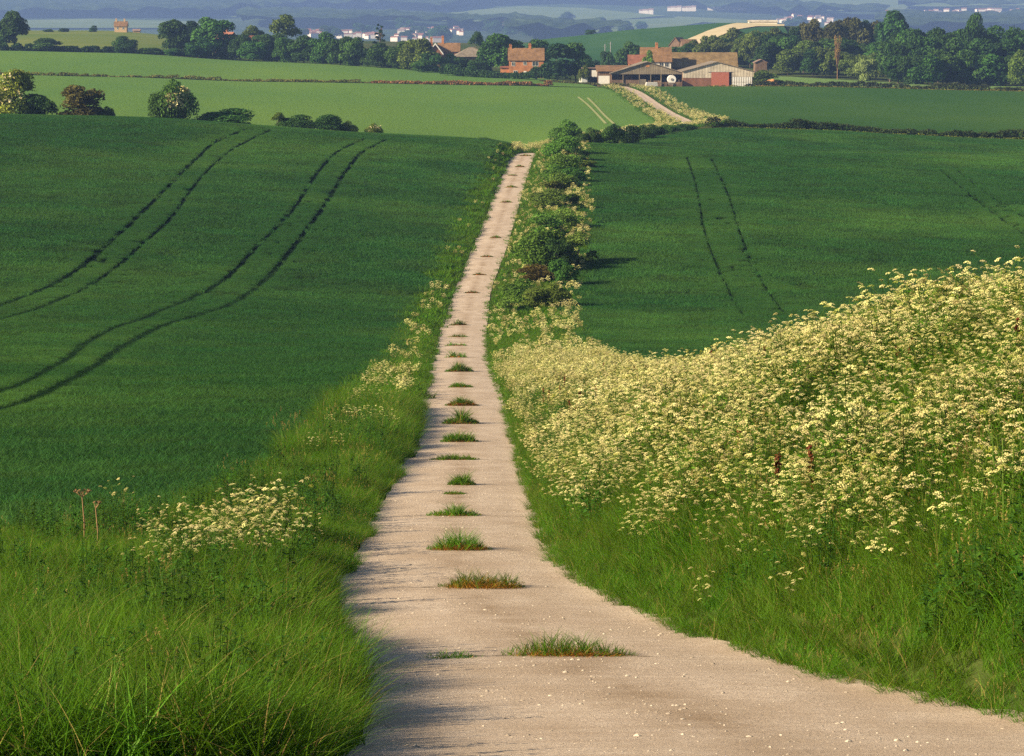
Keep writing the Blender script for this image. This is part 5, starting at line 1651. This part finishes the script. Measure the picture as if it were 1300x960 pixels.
for sx in (-3.0, 2.8):
    b = MB(); b.cyl((sx, .42), .42, -.12, .14, 'y', 14); b.build('wheel', M['tyre'], e)
    b = MB(); b.cyl((sx, .42), .42, 2.05, 2.3, 'y', 14); b.build('wheel', M['tyre'], e)
x, y, z = pos(828, 872); e = tag(empty('white_pallets', (x, y, z), .1), 'low white stack of sheets lying left of the flat trailer', 'sheets')
b = MB()
for k in range(4): b.box(-1.9 + .08 * k, 1.7 - .05 * k, 0, 1.8, .1 + k * .3, .3 + k * .3)
b.build('sheet_stack', M['white'], e)
for sx in (-1.5, 1.2): part(e, 'bearer', 'boards_brown', (sx, sx + .2, .1, 1.7, -.2, .099))
# orange heap right of the barns
b_rng = np.random.default_rng(3)
gx, gy = np.meshgrid(np.linspace(-3, 3, 20), np.linspace(-2.5, 2.5, 18))
gz_ = np.maximum(0, 1 - (gx / 3) ** 2 - (gy / 2.5) ** 2) ** .8 * 2.4 * (.75 + .5 * vnoise(gx + 9, gy + 9, .9, 8)) - .1
i = (np.arange(17)[:, None] * 20 + np.arange(19)[None]).ravel()
hm = mobj('soil_heap', mesh_np('soil_heap', np.stack([gx, gy, gz_], -1).reshape(-1, 3), np.stack([i, i + 1, i + 21, i + 20], 1), M['hay'], smooth=True))
hm.location = pos(978, 874); tag(hm, 'orange soil heap right of the pale timber barn', 'heap')
# masts on the slope
for px, top in ((768, 56), (775, 53)):
    x, y, z = pos(px, 1100); h = slope(top) * 1100 - z
    e = tag(empty('mast', (x, y, z)), 'thin pole of the pair on the slope behind the farm, ' + ('left and shorter' if px < 770 else 'right and taller'), 'pole', 'poles behind the farm')
    b = MB(); b.cyl((0, 0), .16, -.5, h, 'z', 8); b.build('pole', M['metal'], e)
    b = MB(); b.box(-.8, .8, -.06, .06, h - .9, h - .78); b.build('cross_arm', M['metal'], e)
# roofs on the slope and in the wood
house('barn_on_slope', 'brown roofed cottage left of the stubble field on the hill', 'cottage', 857, 1285, 6, 7, 1.2, 4.6, 'boards_brown', 'tile_brown', 'y', yaw=-.5)
house('barn_on_slope', 'brown roofed cottage at the foot of the stubble field', 'cottage', 876, 1270, 6.5, 6, 1.0, 3.8, 'boards_brown', 'tile_brown', 'x', yaw=.2)
house('barn_on_slope', 'small grey roofed shed in the trees under the stubble field', 'shed', 892, 1250, 4, 4, 1.6, 3.6, 'tan', 'slate', 'y')
house('wood_shed', 'brown boarded shed at the left edge of the wood', 'shed', 966, 1040, 4.2, 7, 3.8, 4.8, 'boards_brown', 'slate', 'y')
house('white_roof_shed', 'long pale roofed shed at the top of the stubble field', 'shed', 968, 1550, 15, 6, 1.5, 2.3, 'render', 'boards')

# ---- the distant town
def town_house(i, w, dp, h, rf):
    b = MB(); b.prism([(0, -3), (dp, -3), (dp, h), (0, h)], -w / 2, w / 2, 'x')
    r = MB(); r.prism([(-.4, h), (dp + .4, h), (dp / 2, h + rf)], -w / 2 - .3, w / 2 + .3, 'x')
    n = len(b.V)
    me = bpy.data.meshes.new('town_house'); me.from_pydata(b.V + r.V, [], b.F + [tuple(v + n for v in f) for f in r.F])
    me.materials.append(M['townwhite']); me.materials.append(M[('slate', 'tile_red')[i % 2]])
    me.polygons.foreach_set('material_index', [0] * len(b.F) + [1] * len(r.F)); me.update()
    return me


M['townwhite'] = solid('town_white_walls', (.66, .60, .52), (.56, .49, .42), .05, .7)
TH = [town_house(i, 8 + 3 * (i % 3), 7, 5.5 + (i % 2), 2.2) for i in range(6)]
TL_ = town_long = [town_house(0, 30, 8, 8, 2)]


def town(n, area, label, group, seed, yaw=.25, name='town_house', dmin=3400, sc=(.65, 1.05)):
    rng = np.random.default_rng(seed); k = 0
    while k < n:
        px = rng.uniform(area[0], area[2]); t = (px - area[0]) / (area[2] - area[0])
        py = rng.uniform(area[1] + area[4] * t, area[3] + area[5] * t)
        x, y, z = at(px, py, 0, dmin)
        o = mobj(name, TH[rng.integers(0, 6)]); s = rng.uniform(*sc)
        o.location = (x, y, z); o.rotation_euler = (0, 0, -yaw + rng.normal(0, .35)); o.scale = (s * rng.uniform(.7, 1.3), s, s)
        tag(o, label, 'house', group); k += 1


town(70, (384, 41, 480, 47, 2, 3), 'tiny white house in the bright band of the town left of the cedar', 'houses of the town left of the cedar', 1)
town(62, (508, 39, 588, 44, -2, 1), 'tiny white house in the town between the cedar and the gabled brick house', 'houses of the town right of the cedar', 2)
town(16, (498, 48, 566, 54, 0, 0), 'tiny white house lowest in the town behind the belt trees', 'lowest houses of the town', 3)
town(20, (574, 30, 700, 42, -4, -3), 'tiny pale house scattered among hazy trees above the brick houses', 'scattered houses above the brick houses', 4)
town(78, (1116, 17, 1262, 27, -4, -4), 'tiny house of the hillside town above the right hand wood', 'houses of the hillside town', 5)
town(30, (988, 20, 1062, 32, 2, 2), 'tiny pale house of the settlement behind the wood top', 'houses of the settlement behind the wood', 6)
town(14, (1255, 13, 1300, 18, 0, 0), 'tiny white house at the right end of the hillside town', 'houses at the right end of the town', 7)
town(8, (1200, 25, 1300, 36, 0, 0), 'tiny far house scattered below the hillside town', 'scattered houses below the hillside town', 8)


def terrace(px, py, n, label):
    x, y, z = at(px, py, 0, 3400)
    e = tag(empty('white_terrace', (x, y, z), -.2), label, 'building', 'long white buildings on the hill')
    for k in range(n):
        o = mobj('block', TH[(2 * k) % 6], e); o.location = ((k - n / 2) * 11.5, 0, 0); o.scale = (1.05, 1, 1.35 + .15 * (k % 3))


terrace(868, 14, 6, 'long white building on the hazy hill above the farm, left of two')
terrace(925, 13, 8, 'longer white building on the hazy hill above the farm, right of two')
terrace(823, 18, 3, 'short dim pinkish building left of the two long white ones')

# loose hazy trees between the far houses
for k in range(46):
    rr = random.Random(900 + k)
    band = [(380, 38, 640, 54), (560, 28, 720, 48), (1000, 20, 1300, 38), (640, 36, 830, 50)][k % 4]
    px, py = rr.uniform(band[0], band[2]), rr.uniform(band[1], band[3])
    x, y, z = at(px, py, 0, 3400)
    s = rr.uniform(12, 22)
    plant('low_tree', 'tree', 'hazy dark tree standing among the far houses of the valley', 'tree', px, y, s * 1.2, s, DARK, 'hazy trees of the far valley', xy=(x, y), var=k)

# ------------------------------------------------------------------ air, sun, sky
SUN_DIR = Vector((-.94, -.34, 0)).normalized()
EL = math.radians(24.5)


def haze():
    y0, y1 = -1520, 13050; z0, z1 = -46, 290
    xa, xb = 1560, 1560 + .64 * 13050
    V = [(-xa, y0, z0), (xa, y0, z0), (xb, y1, z0), (-xb, y1, z0), (-xa, y0, z1), (xa, y0, z1), (xb, y1, z1), (-xb, y1, z1)]
    Q = [(0, 3, 2, 1), (4, 5, 6, 7), (0, 1, 5, 4), (1, 2, 6, 5), (2, 3, 7, 6), (3, 0, 4, 7)]
    m, nt, N, L = new_mat('haze')
    p = nd(nt, 'ShaderNodeVolumePrincipled')
    p.inputs['Color'].default_value = (.31, .48, .98, 1); p.inputs['Density'].default_value = HAZE_D
    p.inputs['Anisotropy'].default_value = 0
    o = nd(nt, 'ShaderNodeOutputMaterial'); L.new(p.outputs[0], o.inputs['Volume'])
    tag(mobj('haze', mesh_np('haze', V, np.array(Q), m)), 'pale blue haze lying over the land towards the distant hills', 'haze', kind='stuff')


HAZE_D = 1.0e-4
haze()

w = bpy.data.worlds.new('World'); SC.world = w; w.use_nodes = True
nt = w.node_tree; nt.nodes.clear()
sky = nt.nodes.new('ShaderNodeTexSky'); sky.sky_type = 'NISHITA'; sky.sun_disc = False
sky.sun_elevation = EL; sky.sun_rotation = math.atan2(SUN_DIR.x, SUN_DIR.y) % (2 * math.pi)
bg = nt.nodes.new('ShaderNodeBackground'); bg.inputs['Strength'].default_value = .05
wo = nt.nodes.new('ShaderNodeOutputWorld')
nt.links.new(sky.outputs[0], bg.inputs[0]); nt.links.new(bg.outputs[0], wo.inputs[0])

sl = bpy.data.lights.new('sun', 'SUN'); sl.energy = 5.0; sl.angle = math.radians(.5); sl.color = (1.0, .83, .58)
so = bpy.data.objects.new('sun', sl); COL.objects.link(so)
dv = Vector((SUN_DIR.x * math.cos(EL), SUN_DIR.y * math.cos(EL), math.sin(EL)))
so.rotation_euler = (-dv).to_track_quat('-Z', 'Y').to_euler()
so.location = dv * 100

SC.view_settings.view_transform = 'Standard'; SC.view_settings.look = 'None'
SC.view_settings.gamma = 1; SC.view_settings.exposure = 1.2
SC.view_settings.use_curve_mapping = False
SC.cycles.max_bounces = 6; SC.cycles.diffuse_bounces = 3; SC.cycles.glossy_bounces = 2
SC.cycles.transmission_bounces = 4; SC.cycles.volume_bounces = 1; SC.cycles.transparent_max_bounces = 4
SC.cycles.use_denoising = False
